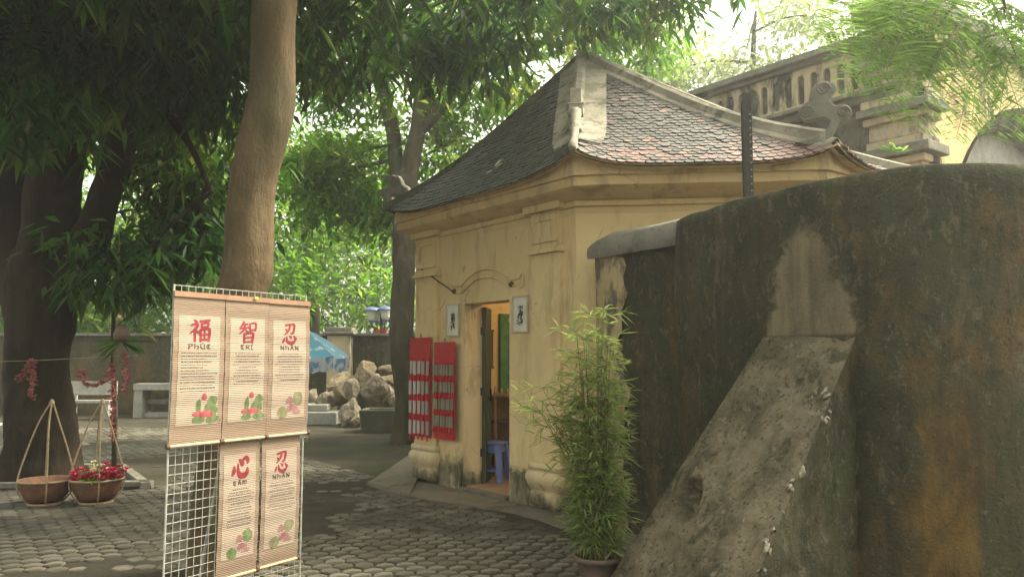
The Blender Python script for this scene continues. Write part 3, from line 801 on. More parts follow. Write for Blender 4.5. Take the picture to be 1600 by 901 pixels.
b = B(); b.grid(rough_patch(bL, bR, tR, tL, 110, 170, .040, (.27, .40, .125, .11)))
bs_ = B(); bs_.grid(rough_patch(bR, sR, tR + Vector((.05, .08, .0)), tR, 60, 120, .030, None, 5))
b.grid(rough_patch(sL, bL, tL, tL + Vector((.05, .1, 0)), 20, 50, .02, None, 9))
bu_ = part('buttress', b, 'buttress_stone', ramp, True); part('buttress_cheek', bs_, 'garden_plaster', bu_, True)  # darker plaster on the cheek stands in for shade beside the slope
simple('lime_chip', (.30, .265, .20), (.14, .12, .085), 12, .9, .6, 40, dist=.02)
crg = random.Random(4)
for k in range(20):
    v, L, w = crg.uniform(.12, .80) if k % 3 else crg.uniform(.30, .62), crg.uniform(.015, .05) * (2.6 if k % 9 == 0 else 1), crg.uniform(.004, .012) * (2 if k % 9 == 0 else 1)
    e0 = lerp(bR, tR, v); dv = (tR - bR).normalized(); nn_ = Vector((-.35, -.80, .45)).normalized(); sd_ = dv.cross(nn_).normalized(); rr_ = random.Random(k); ring = []
    for q in range(11):
        a = q / 11 * 6.283; ring.append(e0 + dv * (L * .5 * math.cos(a) * rr_.uniform(.7, 1.2)) + sd_ * (w * math.sin(a) * rr_.uniform(.5, 1.2)) + nn_ * -.01)
    ring = [p + sd_ * crg.uniform(-.006, .006) + dv * crg.uniform(-.008, .008) for p in ring]; ring = [p + sd_ * (-.03 + .06 * ((k * 37) % 10) / 10) for p in ring]
    b = B(); b.add(ring + [lerp(e0, p, .7) + nn_ * (.012 + .01 * rr_.random()) for p in ring], [(i, (i + 1) % 11, 11 + (i + 1) % 11, 11 + i) for i in range(11)] + [tuple(range(11, 22))]); part('lime_chip', b, 'lime_chip', ramp)
print('BUTT', [tuple(round(q, 2) for q in p) for p in (tL, tR, bL, bR)])
# lower wall joining the pavilion: dark face, pale peeled end, rounded coping
lw = thing('garden_wall', Vector((1.0, 6.75, 0)), 'lower dark mossy wall with pale rounded coping beside the yellow pavilion', 'wall')
d = Vector((.555, -.83, 0)).normalized(); P0 = Vector((.80, 7.275, 0))
pth = [P0 + d * (1.15 * k / 26) for k in range(27)]
b = wall_strip(pth, 2.48, .40); part('wall_body', b, 'garden_plaster', lw, True)
simple('peeled_plaster', (.36, .27, .14), (.11, .095, .065), 7, .9, .6, 25, stretch=(1, 1, .5), lo=.42, hi=.60, dist=.02)
n = Vector((d.y, -d.x, 0));  n = n if n.dot(-P0) > 0 else -n
rows = []
for j in range(33):
    z = 2.45 * j / 32; r = []
    for i, (a, o) in enumerate(((-.03, -.40), (-.045, -.2), (-.05, -.05), (-.03, .02), (.03, .046), (.18, .05), (.30 + .05 * math.sin(j * .5) + .03 * math.sin(j * 1.7), .045), (.33 + .05 * math.sin(j * .5) + .03 * math.sin(j * 1.7), .010))):
        r.append(wob(P0 + d * a + n * o + Vector((0, 0, z)), 5, .018))
    rows.append(r)
b = B(); b.grid(rows); part('peeled_end', b, 'peeled_plaster', lw, True)
rows = []
for i in range(25):
    s = -.07 + 1.15 * i / 24; k = min(1, max(0.02, (s + .07) / .22)) ** .5
    p = P0 + d * s; r = []
    for o, z in ((.07, 2.41), (.085, 2.45), (.075, 2.50 + .09 * k), (-.02, 2.52 + .12 * k), (-.2, 2.52 + .125 * k), (-.38, 2.51 + .10 * k), (-.45, 2.48)):
        r.append(wob(p + n * o + Vector((0, 0, z)), 4, .014))
    rows.append(r)
b = B(); b.grid(rows); b.add(rows[0], [tuple(range(7))]); b.add(rows[-1], [tuple(range(7))[::-1]]); part('coping', b, 'wall_coping', lw, True)

# perforated steel angle standing behind the rampart top
pt = gy(1171, 312, 5.75); ptop = gy(1166, 145, 5.75)
b = B(); b.box(Vector((pt.x, pt.y, (ptop.z) / 2)), (.066, .005, ptop.z)); b.box(Vector((pt.x - .031, pt.y + .025, ptop.z / 2 - .03)), (.005, .045, ptop.z - .06))
post = thing('steel_post', Vector((pt.x, pt.y, 0)), 'dark perforated steel angle post standing up behind the rampart wall', 'post')
part('angle_bar', b, 'steel_dark', post)
b = B()
for z in np.arange(2.62, 3.3, .052): b.lathe(Vector((0, 0, 0)), [(.006, 0), (.006, .002)], 8); b.v[-16:] = [Vector((v.x + pt.x + .018, pt.y - .0055 - v.z, v.y + float(z))) for v in b.v[-16:]]
part('slot_holes', b, 'grey_stone', post)

# ================================================================== GATE BUILDING BEHIND
gate = thing('gate_building', Vector((4.6, 11.2, 0)), 'old weathered masonry gate with fluted parapet, stepped cornices and arched yellow wall', 'building')
K = Vector((5.25, 10.05, 0)); GU = Vector((-.616, .787, 0)); GN = Vector((-.787, -.616, 0)); GV = Vector((.787, .616, 0)); GM = Vector((.616, -.787, 0))
up = Vector((0, 0, 1))
def gp(s, z, o=0.0): return K + GU * s + up * z + GN * o
def gq(t, z, o=0.0): return K + GV * t + up * z + GM * o
def slab(b, s0, s1, z0, z1, o): b.prism([gp(s0, z0, -.3), gp(s1, z0, -.3), gp(s1, z1, -.3), gp(s0, z1, -.3)], GN * (o + .3)); return b
part('wall', slab(B(), 0.01, 9, 0, 4.95, 0), 'dark_masonry', gate)
zpar = gy(1362, 62, 10.6).z
def led(name, s0, s1, levels, mat):
    b = B()
    for z0, z1, o in levels: slab(b, s0, s1, z0, z1, o)
    return bevel(part(name, b, mat, gate), .012)
led('ledge', .15, 9, ((4.952, 5.04, .10), (5.042, 5.10, .20)), 'wall_coping')
b = slab(B(), .62, 9, 5.102, zpar - .16, .0); part('parapet', b, 'dark_masonry', gate)
led('parapet_coping', .55, 9, ((zpar - .158, zpar - .10, .12), (zpar - .098, zpar, .22)), 'wall_coping')
b = B(); b.prism([gp(.55, 5.105, -.3), gp(.62, 5.105, -.3), gp(.62, zpar - .16, -.3), gp(.55, zpar - .16, -.3)], GN * .42); part('parapet_end', b, 'dark_masonry', gate)
slab(bq := B(), .62, 9, 5.104, 5.18, .045); slab(bq, .62, 9, zpar - .26, zpar - .162, .045); part('parapet_rail', bq, 'gate_plaster', gate)
for i in range(24):           # flat uprights between sunk round-ended slots along the parapet
    s0 = .64 + i * .205; b = B(); w = .068
    z0, z1 = 5.17, zpar - .25
    pts_ = [gp(s0, z0, 0), gp(s0 + w * 2, z0, 0), gp(s0 + w * 1.75, z0 + .06, 0), gp(s0 + w * 1.7, z1 - .08, 0), gp(s0 + w * 2, z1, 0), gp(s0, z1, 0), gp(s0 + w * .3, z1 - .08, 0), gp(s0 + w * .25, z0 + .06, 0)]
    b.prism(pts_, GN * .043); part('upright', b, 'gate_plaster', gate)
# corner pier: stack of mouldings turning the corner
levels = ((3.55, 3.66, .10), (3.66, 3.74, .16), (3.76, 4.02, .04), (4.02, 4.10, .10), (4.12, 4.24, .20), (4.26, 4.36, .09), (4.38, 4.60, .05), (4.60, 4.68, .13), (4.70, 4.80, .22), (4.82, 4.92, .15), (4.93, 5.25, .06), (5.25, 5.33, .14), (5.35, 5.50, .22))
for i, (z0, z1, o) in enumerate(levels):
    b = B(); b.prism([gp(-o, z0, o), gp(.62 + o * .5, z0, o), gp(.62 + o * .5, z0, -.4), gp(-o, z0, -.4)], up * (z1 - z0 + .012))
    bevel(part('pier_course', b, ('gate_plaster' if o < .09 else ('wall_coping', 'gate_plaster')[i % 2]), gate), .015)
b = B(); b.prism([gp(0, 0, .03), gp(.6, 0, .03), gp(.6, 0, -.35), gp(0, 0, -.35)], up * 3.55); part('pier', b, 'dark_masonry', gate)
# arch wall running back to the right
AC, AZ, AR = 4.05, 1.75, 3.70
arc = []
for k in range(41):
    a = math.pi - math.pi * k / 40; arc.append((AC + AR * math.cos(a), AZ + AR * math.sin(a)))
W = 9.5
outline = [(.42, 0)] + [(max(arc[0][0], .5), 0)] + arc + [(arc[-1][0], 0), (W, 0), (W, 6.1), (.42, 6.1)]
b = B(); b.prism([gq(t, z, -.02) for t, z in outline], -GM * .7); part('arch_wall', b, 'gate_yellow', gate)
b = B(); ri = [gq(AC + (AR - .005) * math.cos(math.pi - math.pi * k / 40), AZ + (AR - .005) * math.sin(math.pi - math.pi * k / 40), .03) for k in range(41)]
ro = [gq(AC + (AR - .26) * math.cos(math.pi - math.pi * k / 40), AZ + (AR - .26) * math.sin(math.pi - math.pi * k / 40), -.25) for k in range(41)]
b.grid([ri, ro, [p - GM * .4 for p in ro]]); part('arch_shade_band', b, 'dark_masonry', gate)  # dark colour stands in for the shade on the arch's underside
b = B(); b.prism([gq(.5, 0, -.55), gq(W, 0, -.55), gq(W, 5.9, -.55), gq(.5, 5.9, -.55)], -GM * .1); part('arch_infill', b, 'grey_stone', gate)
b = B(); b.prism([gq(-.1, 6.102, .12), gq(W, 6.102, .12), gq(W, 6.102, -.8), gq(-.1, 6.102, -.8)], up * .2); part('arch_coping', b, 'wall_coping', gate)
# ferns and weeds rooted in the pier
b = B()
for (px, py, Y) in ((1400, 236, 9.6), (1408, 238, 9.6), (1395, 234, 9.6), (1392, 238, 9.6)):
    p = gy(px, py, Y)
    for k in range(7):
        a = random.uniform(0, 6.28); leafpoly(b, p, Vector((math.cos(a), math.sin(a) * .5, random.uniform(-.1, .5))).normalized(), Vector((.2, -.5, .8)), .16, .03)
solo('wall_fern', b, 'leaf_feather', tuple(b.v[0]), label='small pale fern growing from the dark gate pier above the rampart', cat='fern')

# ================================================================== THINGS ON AND IN THE PAVILION
def framed(px0, py0, px1, py1, label, seed):
    s1, z1 = onfront(px0, py0); s0, z0 = onfront(px1, py1)
    sa_, za = onfront((px0 + px1) / 2, (py0 + py1) / 2)
    t = thing('framed_picture', fw(sa_, za, .0), label, 'picture')
    w = .014
    b = B()
    for r in ((s0, s0 + w, z0, z1), (s1 - w, s1, z0, z1), (s0 + w, s1 - w, z0, z0 + w), (s0 + w, s1 - w, z1 - w, z1)):
        b.prism([fw(r[0], r[2], .004), fw(r[1], r[2], .004), fw(r[1], r[3], .004), fw(r[0], r[3], .004)], NF * .024)
    part('frame', b, 'frame_cream', t)
    part('mount', B().prism([fw(s0 + w, z0 + w, .004), fw(s1 - w, z0 + w, .004), fw(s1 - w, z1 - w, .004), fw(s0 + w, z1 - w, .004)], NF * .012), 'paper', t)
    rr = random.Random(seed); b = B(); cs = (s0 + s1) / 2; W2 = (s1 - s0); H2 = (z1 - z0)
    for k in range(90):          # ink brush dabs gathering into a standing robed shape
        v = rr.random(); half = .10 + .10 * (1 - v) + (.04 if v > .8 else 0)
        u = rr.uniform(-half, half) + .03 * math.sin(v * 7)
        s, z = cs + u * W2, z0 + H2 * (.24 + .50 * v)
        a = rr.uniform(-.5, .5) + (1.57 if rr.random() < .7 else 0); L = rr.uniform(.015, .05); h = rr.uniform(.002, .006)
        ds, dz = math.cos(a), math.sin(a)
        b.add([fw(s - ds * L / 2 - dz * h, z - dz * L / 2 + ds * h, .0172 + k * 1e-5), fw(s - ds * L / 2 + dz * h, z - dz * L / 2 - ds * h, .0172 + k * 1e-5), fw(s + ds * L / 2 + dz * h * .5, z + dz * L / 2 - ds * h * .5, .0172 + k * 1e-5), fw(s + ds * L / 2 - dz * h * .5, z + dz * L / 2 + ds * h * .5, .0172 + k * 1e-5)], [(0, 1, 2, 3)])
    part('ink_drawing', b, 'ink', t)
framed(700, 476, 719, 525, 'narrow framed ink drawing hung on the wall between door and red card panels', 3)
framed(803, 463, 827, 519, 'framed ink drawing hung on the wall between door and panelled pilaster', 9)

def hanging(px0, py0, px1, py1, rows_, cols, label, kind):
    s1, z1 = onfront(px0, py0); s0, z0 = onfront(px1, py1); o = .075
    t = thing('red_card_panel', fw((s0 + s1) / 2, z0, o), label, 'hanging panel')
    part('backing', B().prism([fw(s0, z0, o), fw(s1, z0, o), fw(s1, z1, o), fw(s0, z1, o)], NF * .012), 'red_cloth', t)
    c = (s0 + s1) / 2
    part('hanging_loop', B().tube([fw(c - .03, z1 - .01, o), fw(c, z1 + .05, o), fw(c + .03, z1 - .01, o)], .004, 5), 'steel_dark', t)
    W2 = s1 - s0; H2 = z1 - z0
    for r in range(rows_):
        zt_ = z1 - H2 * (.20 + r * (.80 / rows_ if kind == 'silver' else .70 / rows_)); hh = H2 * (.80 / rows_ if kind == 'silver' else .70 / rows_)
        b = B(); tb2 = B()
        for k in range(cols):
            s = s0 + W2 * (k + .5) / cols + random.gauss(0, .004); dd = o + .014 + random.random() * .010
            cw = W2 / cols * (.30 if kind == 'silver' else .38)
            ch = hh * random.uniform(.62, .74) if kind == 'silver' else hh * .62
            tp = zt_ - hh * .20
            b.prism([fw(s - cw, tp - ch, dd), fw(s + cw, tp - ch, dd), fw(s + cw, tp, dd), fw(s - cw, tp, dd)], NF * random.uniform(.006, .014))
            tb2.tube([fw(s, tp - ch, dd + .004), fw(s + random.gauss(0, .004), tp - ch - hh * .16, dd + .010), fw(s + random.gauss(0, .008), tp - ch - hh * .32, dd + .012)], [.006, .012, .009], 5)
            tb2.tube([fw(s, tp + hh * .16, dd), fw(s, tp, dd)], .005, 4)
        row = part('card_row', b, 'silver_card' if kind == 'silver' else 'stone_bead', t)
        tag(part('tassel_row', tb2, 'red_tassel', row), kind='stuff')
        part('row_strap', B().prism([fw(s0 + .01, zt_ + .004, o + .0125), fw(s1 - .01, zt_ + .004, o + .0125), fw(s1 - .01, zt_ - .010, o + .0125), fw(s0 + .01, zt_ - .010, o + .0125)], NF * .006), 'red_tassel', row)
hanging(650, 528, 681, 683, 4, 5, 'red hanging panel of silver charms and long tassels on the far pilaster', 'silver')
hanging(688, 535, 719, 688, 4, 8, 'red hanging panel of small stone tags beside the doorway', 'stone')

# inside the doorway
k = NT('lit_bulb'); k.p.inputs['Emission Color'].default_value = (1, .70, .36, 1); k.p.inputs['Emission Strength'].default_value = 80; k.done((.9, .8, .6), .4)
lb = Vector((.75, 9.55, 2.55)); lamp = thing('pendant_bulb', lb, 'lit warm bulb hanging from the ceiling inside the pavilion', 'lamp')
part('bulb', B().lathe(lb, [(.01, -.05), (.04, -.035), (.05, 0), (.035, .04), (.016, .07)], 14), 'lit_bulb', lamp, True)
part('flex', B().tube([lb + Vector((0, 0, .07)), lb + Vector((0, 0, .35))], .006, 6), 'steel_dark', lamp)
def indoor(px, py, Y): return gy(px, py, Y)
iA, iB = inset(WL, .10), inset(WB1, .10); Xd = (iB - iA).normalized(); Nd = Vector((Xd.y, -Xd.x, 0)); Nd = Nd if Nd.y < 0 else -Nd
g0 = gpl(779, 490, iA + Nd * .045, Nd)
gw = thing('inner_shutter', Vector((g0.x, g0.y, .075)), 'tall green glazed door standing inside the lit room behind the counter', 'door')
H = g0.z; wd = .62
b = B()
base = Vector((g0.x, g0.y, .075))
for r in ((0, .13, 0, H), (wd - .1, wd, 0, H), (.13, wd - .1, H - .13, H), (.13, wd - .1, 0, .25)):
    b.prism([base + Xd * r[0] + up * r[2], base + Xd * r[1] + up * r[2], base + Xd * r[1] + up * (r[3] - .075), base + Xd * r[0] + up * (r[3] - .075)], Nd * .05)
part('door_frame', b, 'window_green', gw)
for k in range(5):
    z = .25 + k * (H - .40) / 5; hh = (H - .40) / 5
    part('glass_pane', B().prism([base + Xd * .13 + up * z + Nd * .012, base + Xd * (wd - .1) + up * z + Nd * .012, base + Xd * (wd - .1) + up * (z + hh - .03) + Nd * .012, base + Xd * .13 + up * (z + hh - .03) + Nd * .012], Nd * .008), 'dark_glass', gw)
    part('glazing_bar', B().prism([base + Xd * .131 + up * (z - .028) + Nd * .008, base + Xd * (wd - .101) + up * (z - .028) + Nd * .008, base + Xd * (wd - .101) + up * z + Nd * .008, base + Xd * .131 + up * z + Nd * .008], Nd * .03), 'window_green', gw)
cA = gz(757, 618, .97); cA = indoor(757, 617, 9.95); cB = indoor(806, 622, 9.75); ct = cA.z
cx = thing('display_counter', Vector(((cA.x + cB.x) / 2, cA.y + .15, .072)), 'wooden display counter with glass shelves inside the doorway', 'counter')
x0, x1, y0, y1 = cA.x, cB.x + .5, cA.y - .12, cA.y + .33
part('counter_top', B().box(((x0 + x1) / 2, (y0 + y1) / 2, ct), (x1 - x0, y1 - y0, .03)), 'case_wood', cx)
for (x, y) in ((x0 + .02, y0 + .02), (x1 - .02, y0 + .02), (x0 + .02, y1 - .02), (x1 - .02, y1 - .02), (x0 + .14, y0 + .02)):
    part('post', B().box((x, y, ct / 2 + .028), (.03, .03, ct - .09)), 'case_wood', cx)
for k, z in enumerate((.22, .46, .72)):
    part('shelf', B().box(((x0 + x1) / 2, (y0 + y1) / 2 + .012, z), (x1 - x0 - .07, y1 - y0 - .05, .018)), 'case_dark', cx)
part('back_board', B().box(((x0 + x1) / 2, y1 - .001, ct / 2 + .04), (x1 - x0 - .08, .012, ct - .14)), 'case_wood', cx)
for k in range(7):
    x = x0 + .06 + k * .075; h = random.uniform(.04, .10); b = B()
    b.lathe((x, y0 + .10 + .05 * random.random(), ct + .0165), [(.018, 0), (.022, h * .2), (.012, h * .5), (.017, h * .7), (.006, h)], 10)
    solo('figurine', b, 'brass', (x, y0 + .12, ct + .0165), True, label='small brass figurine standing on the counter inside the doorway', cat='figurine', group='figurines on the counter')
for k in range(5):
    z = (.229, .469, .729)[k % 3]; x = x0 + .12 + .13 * k; b = B()
    b.box((x, y0 + .16, z + .035), (.10, .12, .066)); b.box((x, y0 + .16, z + .073), (.07, .09, .009))
    solo('trinket_box', b, ('case_dark', 'terracotta')[k % 2], (x, y0 + .16, z), label='small dark trinket box on a shelf of the counter', cat='box', group='boxes on the counter shelves')
# low blue plastic stool
sp_ = gz(771, 750, .075)
st = thing('plastic_stool', sp_, 'small blue plastic stool standing just inside the doorway', 'stool')
Xs = Vector((.93, -.36, 0)).normalized(); Ys = Vector((.36, .93, 0)).normalized(); hs_ = .44
b = B(); b.box(sp_ + up * hs_, (.27, .27, .03), Xs, Ys); bevel(part('seat', b, 'blue_plastic', st), .012)
for sx in (-1, 1):
    for sy in (-1, 1):
        b = B(); tpp = sp_ + Xs * sx * .10 + Ys * sy * .10 + up * (hs_ - .016); bt = sp_ + Xs * sx * .145 + Ys * sy * .145
        e = .030; b.add([bt + Xs * a * e + Ys * c * e for a, c in ((-1, -1), (1, -1), (1, 1), (-1, 1))] + [tpp + Xs * a * e + Ys * c * e for a, c in ((-1, -1), (1, -1), (1, 1), (-1, 1))], [(3, 2, 1, 0), (4, 5, 6, 7), (0, 1, 5, 4), (1, 2, 6, 5), (2, 3, 7, 6), (3, 0, 4, 7)])
        part('leg', b, 'blue_plastic', st)
for sx in (-1, 1): part('apron', B().box(sp_ + Ys * sx * .105 + up * (hs_ - .065), (.15, .02, .09), Xs, Ys), 'blue_plastic', st)
for sx in (-1, 1): part('apron', B().box(sp_ + Xs * sx * .105 + up * (hs_ - .065), (.02, .15, .09), Xs, Ys), 'blue_plastic', st)
for sx in (-1, 1): part('stretcher', B().box(sp_ + Ys * sx * .128 + up * .13, (.20, .014, .03), Xs, Ys), 'blue_plastic', st)
# dark wall rack and red streamer by the door leaf
q = gpl(765, 545, iA + Nd * .06, Nd)
solo('wall_mirror', B().box(q, (.10, .03, .46), Xd, Nd).box(q + up * .24, (.13, .035, .03), Xd, Nd).box(q - up * .24, (.13, .035, .03), Xd, Nd), 'case_dark', tuple(q), label='slim dark framed mirror on the inner wall past the door leaf', cat='mirror')

# ================================================================== POTTED BAMBOO
bp = gz(934, 922)
bam = thing('potted_bamboo', bp, 'bushy green bamboo in a brown pot in front of the dark walls', 'potted plant')
b = B(); b.lathe(bp, [(.085, 0), (.115, .10), (.138, .19), (.155, .195), (.158, .225), (.140, .228), (.130, .19)], 28, False); part('pot', b, 'plastic_pot', bam, True)
b = B(); b.lathe(bp, [(.0, .185), (.07, .195), (.133, .185)], 20, False); part('soil', b, 'soil', bam)
def leafarr(P, D, L, Wd, rg, droop=.25, fold=.12):
    """P,D (N,3); one folded blade per row -> vertices (N*4,3), triangles"""
    N = len(P); D = D / (np.linalg.norm(D, axis=1, keepdims=True) + 1e-9)
    ref = rg.normal(size=(N, 3)) * .35 + np.array([0, 0, 1.0])
    S = np.cross(D, ref); S /= (np.linalg.norm(S, axis=1, keepdims=True) + 1e-9); Nn = np.cross(S, D)
    L = L[:, None]; Wd = Wd[:, None]
    dz = np.zeros((N, 3)); dz[:, 2] = -1
    a = P; t = P + D * L + dz * L * droop
    m = P + D * L * .45 + dz * L * droop * .25
    l = m + S * Wd * .5 + Nn * Wd * fold; r = m - S * Wd * .5 + Nn * Wd * fold
    V = np.stack([a, l, t, r], 1).reshape(-1, 3)
    i = np.arange(N)[:, None] * 4
    T = np.concatenate([i + np.array([[0, 1, 2]]), i + np.array([[0, 2, 3]])], 1).reshape(-1, 3)
    return V, T
cul = B(); LP = []; LD = []
rg = np.random.default_rng(5)
for k in range(30):
    a = rg.uniform(0, 6.28); r0 = .07 * math.sqrt(rg.uniform(0, 1)); h = rg.uniform(.75, 1.62)
    lean = rg.uniform(.01, .06); ll = Vector((math.cos(a), math.sin(a), 0))
    if k % 6 == 0: ll = Vector((-.97, .25, 0)); lean = rg.uniform(.22, .38); h = rg.uniform(.9, 1.15)
    b0 = bp + Vector((math.cos(a) * r0, math.sin(a) * r0, .18))
    pts_ = [b0 + ll * lean * (q / 10) ** 2 * h * 1.1 + up * h * (q / 10) for q in range(11)]
    cul.tube(pts_, interp([.0052, .0045, .0015], 11), 5)
    for q in range(1, 11):
        nb = 3
        for m in range(nb):
            aa = rg.uniform(0, 6.28); bl = rg.uniform(.07, .19); out = Vector((math.cos(aa), math.sin(aa), rg.uniform(.1, .6))).normalized()
            e = pts_[q] + out * bl; cul.tube([pts_[q], e], [.0025, .001], 3, False)
            for w in range(5):
                f = rg.uniform(.35, 1.0); LP.append(tuple(lerp(pts_[q], e, f))); LD.append((out.x + rg.normal() * .55, out.y + rg.normal() * .55, out.z * .3 + rg.normal() * .45))
part('culms', cul, 'culm', bam)
LP = np.array(LP) - np.array(tuple(bp)); LD = np.array(LD); N = len(LP)
V, T = leafarr(LP, LD, rg.uniform(.07, .135, N), rg.uniform(.009, .015, N), rg, .15)
ob('foliage', fastmesh('foliage', V, T, 'leaf_bamboo'), bam)

# ================================================================== WIRE RACK WITH BAMBOO SCROLLS
RA = gy(272, 452, 4.40); RB = gy(478, 471, 5.22); RTOP = (RA.z + RB.z) / 2 + .03
RA = Vector((RA.x, RA.y, 0)); RB = Vector((RB.x, RB.y, 0)); RX = (RB - RA).normalized(); RW = (RB - RA).length; RN = Vector((RX.y, -RX.x, 0))
if RN.dot(-RA) < 0: RN = -RN
rack = thing('wire_rack', (RA + RB) / 2, 'white wire grid display stand hung with bamboo scrolls in the yard', 'display stand')
rl = rack.location
def shared(name, b, mat): return b.mesh(name, mat)
vb = B(); vb.tube([(0, 0, .06), (0, 0, RTOP)], .0019, 6); vme = vb.mesh('wire', 'wire_white')
hb2 = B(); hb2.tube([Vector((0, 0, 0)), RX * RW], .0019, 6); hme = hb2.mesh('wire', 'wire_white')
nv = 21
for k in range(nv + 1):
    o = ob('wire', vme, rack); o.location = RA + RX * (RW * k / nv) - rl
nh = int((RTOP - .06) / .052)
for k in range(nh + 1):
    o = ob('wire', hme, rack); o.location = RA - RN * .005 + up * (RTOP - k * .052) - rl
for k in (0, 1):
    part('frame_bar', B().tube([RA + RX * RW * k + up * 0, RA + RX * RW * k + up * (RTOP + .004)], .006, 8), 'wire_white', rack)
    part('foot', B().tube([RA + RX * RW * k - RN * .26 + up * .012, RA + RX * RW * k + RN * .26 + up * .012], .009, 8), 'wire_white', rack)
part('back_prop', B().tube([RA + RX * .42 + up * 1.3 - RN * .01, RA + RX * .34 - RN * .20 + up * .0], .011, 8), 'grey_stone', rack)

def rp(u, z, o=0.0): return RA + RX * u + up * z + RN * o
def brush(b, P, pts, ws, o):
    """tapered flat brush stroke: pts in 0..100 glyph space"""
    pts = spline([Vector((x, y, 0)) for x, y in pts], 5); n = len(pts); w = interp(ws, n)
    L = []; Rr = []
    for i, p in enumerate(pts):
        t = (pts[min(i + 1, n - 1)] - pts[max(i - 1, 0)]).normalized(); s = Vector((-t.y, t.x, 0))
        j = 1 + .10 * mnoise.noise(Vector((p.x * .2, p.y * .2, o * 50)))
        L.append(P(p + s * w[i] * .5 * j, o)); Rr.append(P(p - s * w[i] * .5 * j, o))
    b.grid([L, Rr])
    for e in (0, -1):                                   # rounded ends
        c = pts[e]; r = w[e] * .52; q = [P(c + Vector((math.cos(a), math.sin(a), 0)) * r, o + 1.5e-4) for a in np.linspace(0, 2 * math.pi, 9)[:-1]]
        b.add(q, [tuple(range(8))])
HEART = [([(18, 30), (14, 18), (9, 8)], [4, 9, 5]), ([(30, 36), (32, 18), (44, 6), (64, 5), (76, 12), (76, 24)], [5, 9, 11, 12, 9, 2]), ([(46, 40), (54, 32)], [5, 9]), ([(70, 38), (82, 24)], [5, 10])]
GLYPH = {
 'xin': [([(16, 56), (13, 38), (6, 24)], [9, 18, 10]), ([(38, 66), (38, 34), (52, 14), (76, 12), (90, 26), (90, 46)], [7, 13, 19, 20, 16, 3]), ([(48, 84), (62, 66)], [9, 18]), ([(62, 80), (84, 90), (96, 74), (92, 64)], [8, 15, 14, 6])],
 'ren': HEART + [([(24, 92), (62, 95), (74, 90), (70, 62), (60, 50), (52, 54)], [6, 8, 10, 9, 8, 3]), ([(50, 92), (44, 70), (20, 48)], [7, 9, 4]), ([(24, 72), (36, 62)], [4, 9])],
 'fu': [([(24, 96), (33, 86)], [5, 10]), ([(10, 74), (38, 78), (30, 60), (8, 40)], [6, 9, 9, 4]), ([(27, 58), (27, 6)], [9, 8]), ([(31, 52), (42, 42)], [4, 9]),
        ([(50, 90), (92, 93)], [7, 8]), ([(56, 80), (57, 62)], [7, 7]), ([(56, 79), (86, 81), (83, 64)], [5, 8, 7]), ([(57, 64), (83, 65)], [5, 6]),
        ([(52, 52), (54, 6)], [8, 8]), ([(52, 51), (92, 54), (90, 6)], [6, 9, 9]), ([(54, 30), (90, 31)], [6, 6]), ([(71, 51), (71, 9)], [6, 6]), ([(54, 9), (90, 9)], [7, 7])],
 'zhi': [([(28, 98), (20, 84), (8, 74)], [7, 7, 3]), ([(22, 86), (48, 88)], [5, 6]), ([(6, 68), (54, 72)], [6, 7]), ([(32, 88), (28, 64), (4, 44)], [7, 8, 3]), ([(34, 62), (48, 50)], [4, 9]),
         ([(60, 88), (61, 56)], [7, 7]), ([(60, 87), (92, 90), (89, 58)], [5, 8, 8]), ([(61, 59), (89, 60)], [5, 6]),
         ([(30, 42), (31, 4)], [8, 8]), ([(30, 41), (76, 44), (74, 4)], [6, 9, 9]), ([(32, 24), (74, 25)], [5, 6]), ([(32, 6), (74, 6)], [6, 7])],
}
NIB = {'P': [[(12, 95), (12, 5)], [(4, 8), (20, 2)], [(12, 90), (40, 96), (46, 76), (40, 56), (14, 50)]], 'H': [[(10, 98), (10, 4)], [(10, 55), (34, 66), (44, 50), (42, 12), (34, -4)], [(2, 88), (18, 98)]],
       'U': [[(8, 96), (10, 20), (24, 4), (44, 12)], [(44, 96), (44, 4), (52, 2)]], 'C': [[(44, 84), (28, 96), (10, 76), (10, 26), (26, 4), (46, 14)], [(27, 90), (27, 12)]], 'T': [[(4, 86), (24, 97), (48, 90)], [(26, 94), (12, 70), (12, 24), (28, 4), (46, 14)], [(30, 88), (30, 14)]],
       'R': [[(12, 95), (12, 5)], [(12, 90), (40, 96), (46, 76), (40, 56), (14, 50)], [(24, 50), (50, 4)]], 'I': [[(4, 92), (20, 98)], [(14, 96), (14, 6)], [(8, 8), (26, 2)]], 'N': [[(8, 94), (10, 4)], [(8, 90), (40, 10)], [(42, 98), (42, 0)], [(0, 88), (14, 96)]],
       'A': [[(6, 4), (24, 94)], [(24, 94), (46, 2)], [(12, 36), (40, 40)]], 'M': [[(6, 94), (8, 4)], [(8, 90), (28, 40)], [(28, 92), (28, 6)], [(28, 88), (50, 92), (50, 4)]]}
ACC = {'/': [[(20, 106), (36, 124)]], '^': [[(10, 106), (24, 120), (38, 106)]], '~': [[(6, 128), (18, 136), (28, 128), (42, 136)]]}
HEADS = {'PHUC': ['P', 'H', 'U/', 'C'], 'TRI': ['T', 'R', 'I/'], 'NHAN': ['N', 'H', 'A^~', 'N'], 'TAM': ['T', 'A^', 'M']}
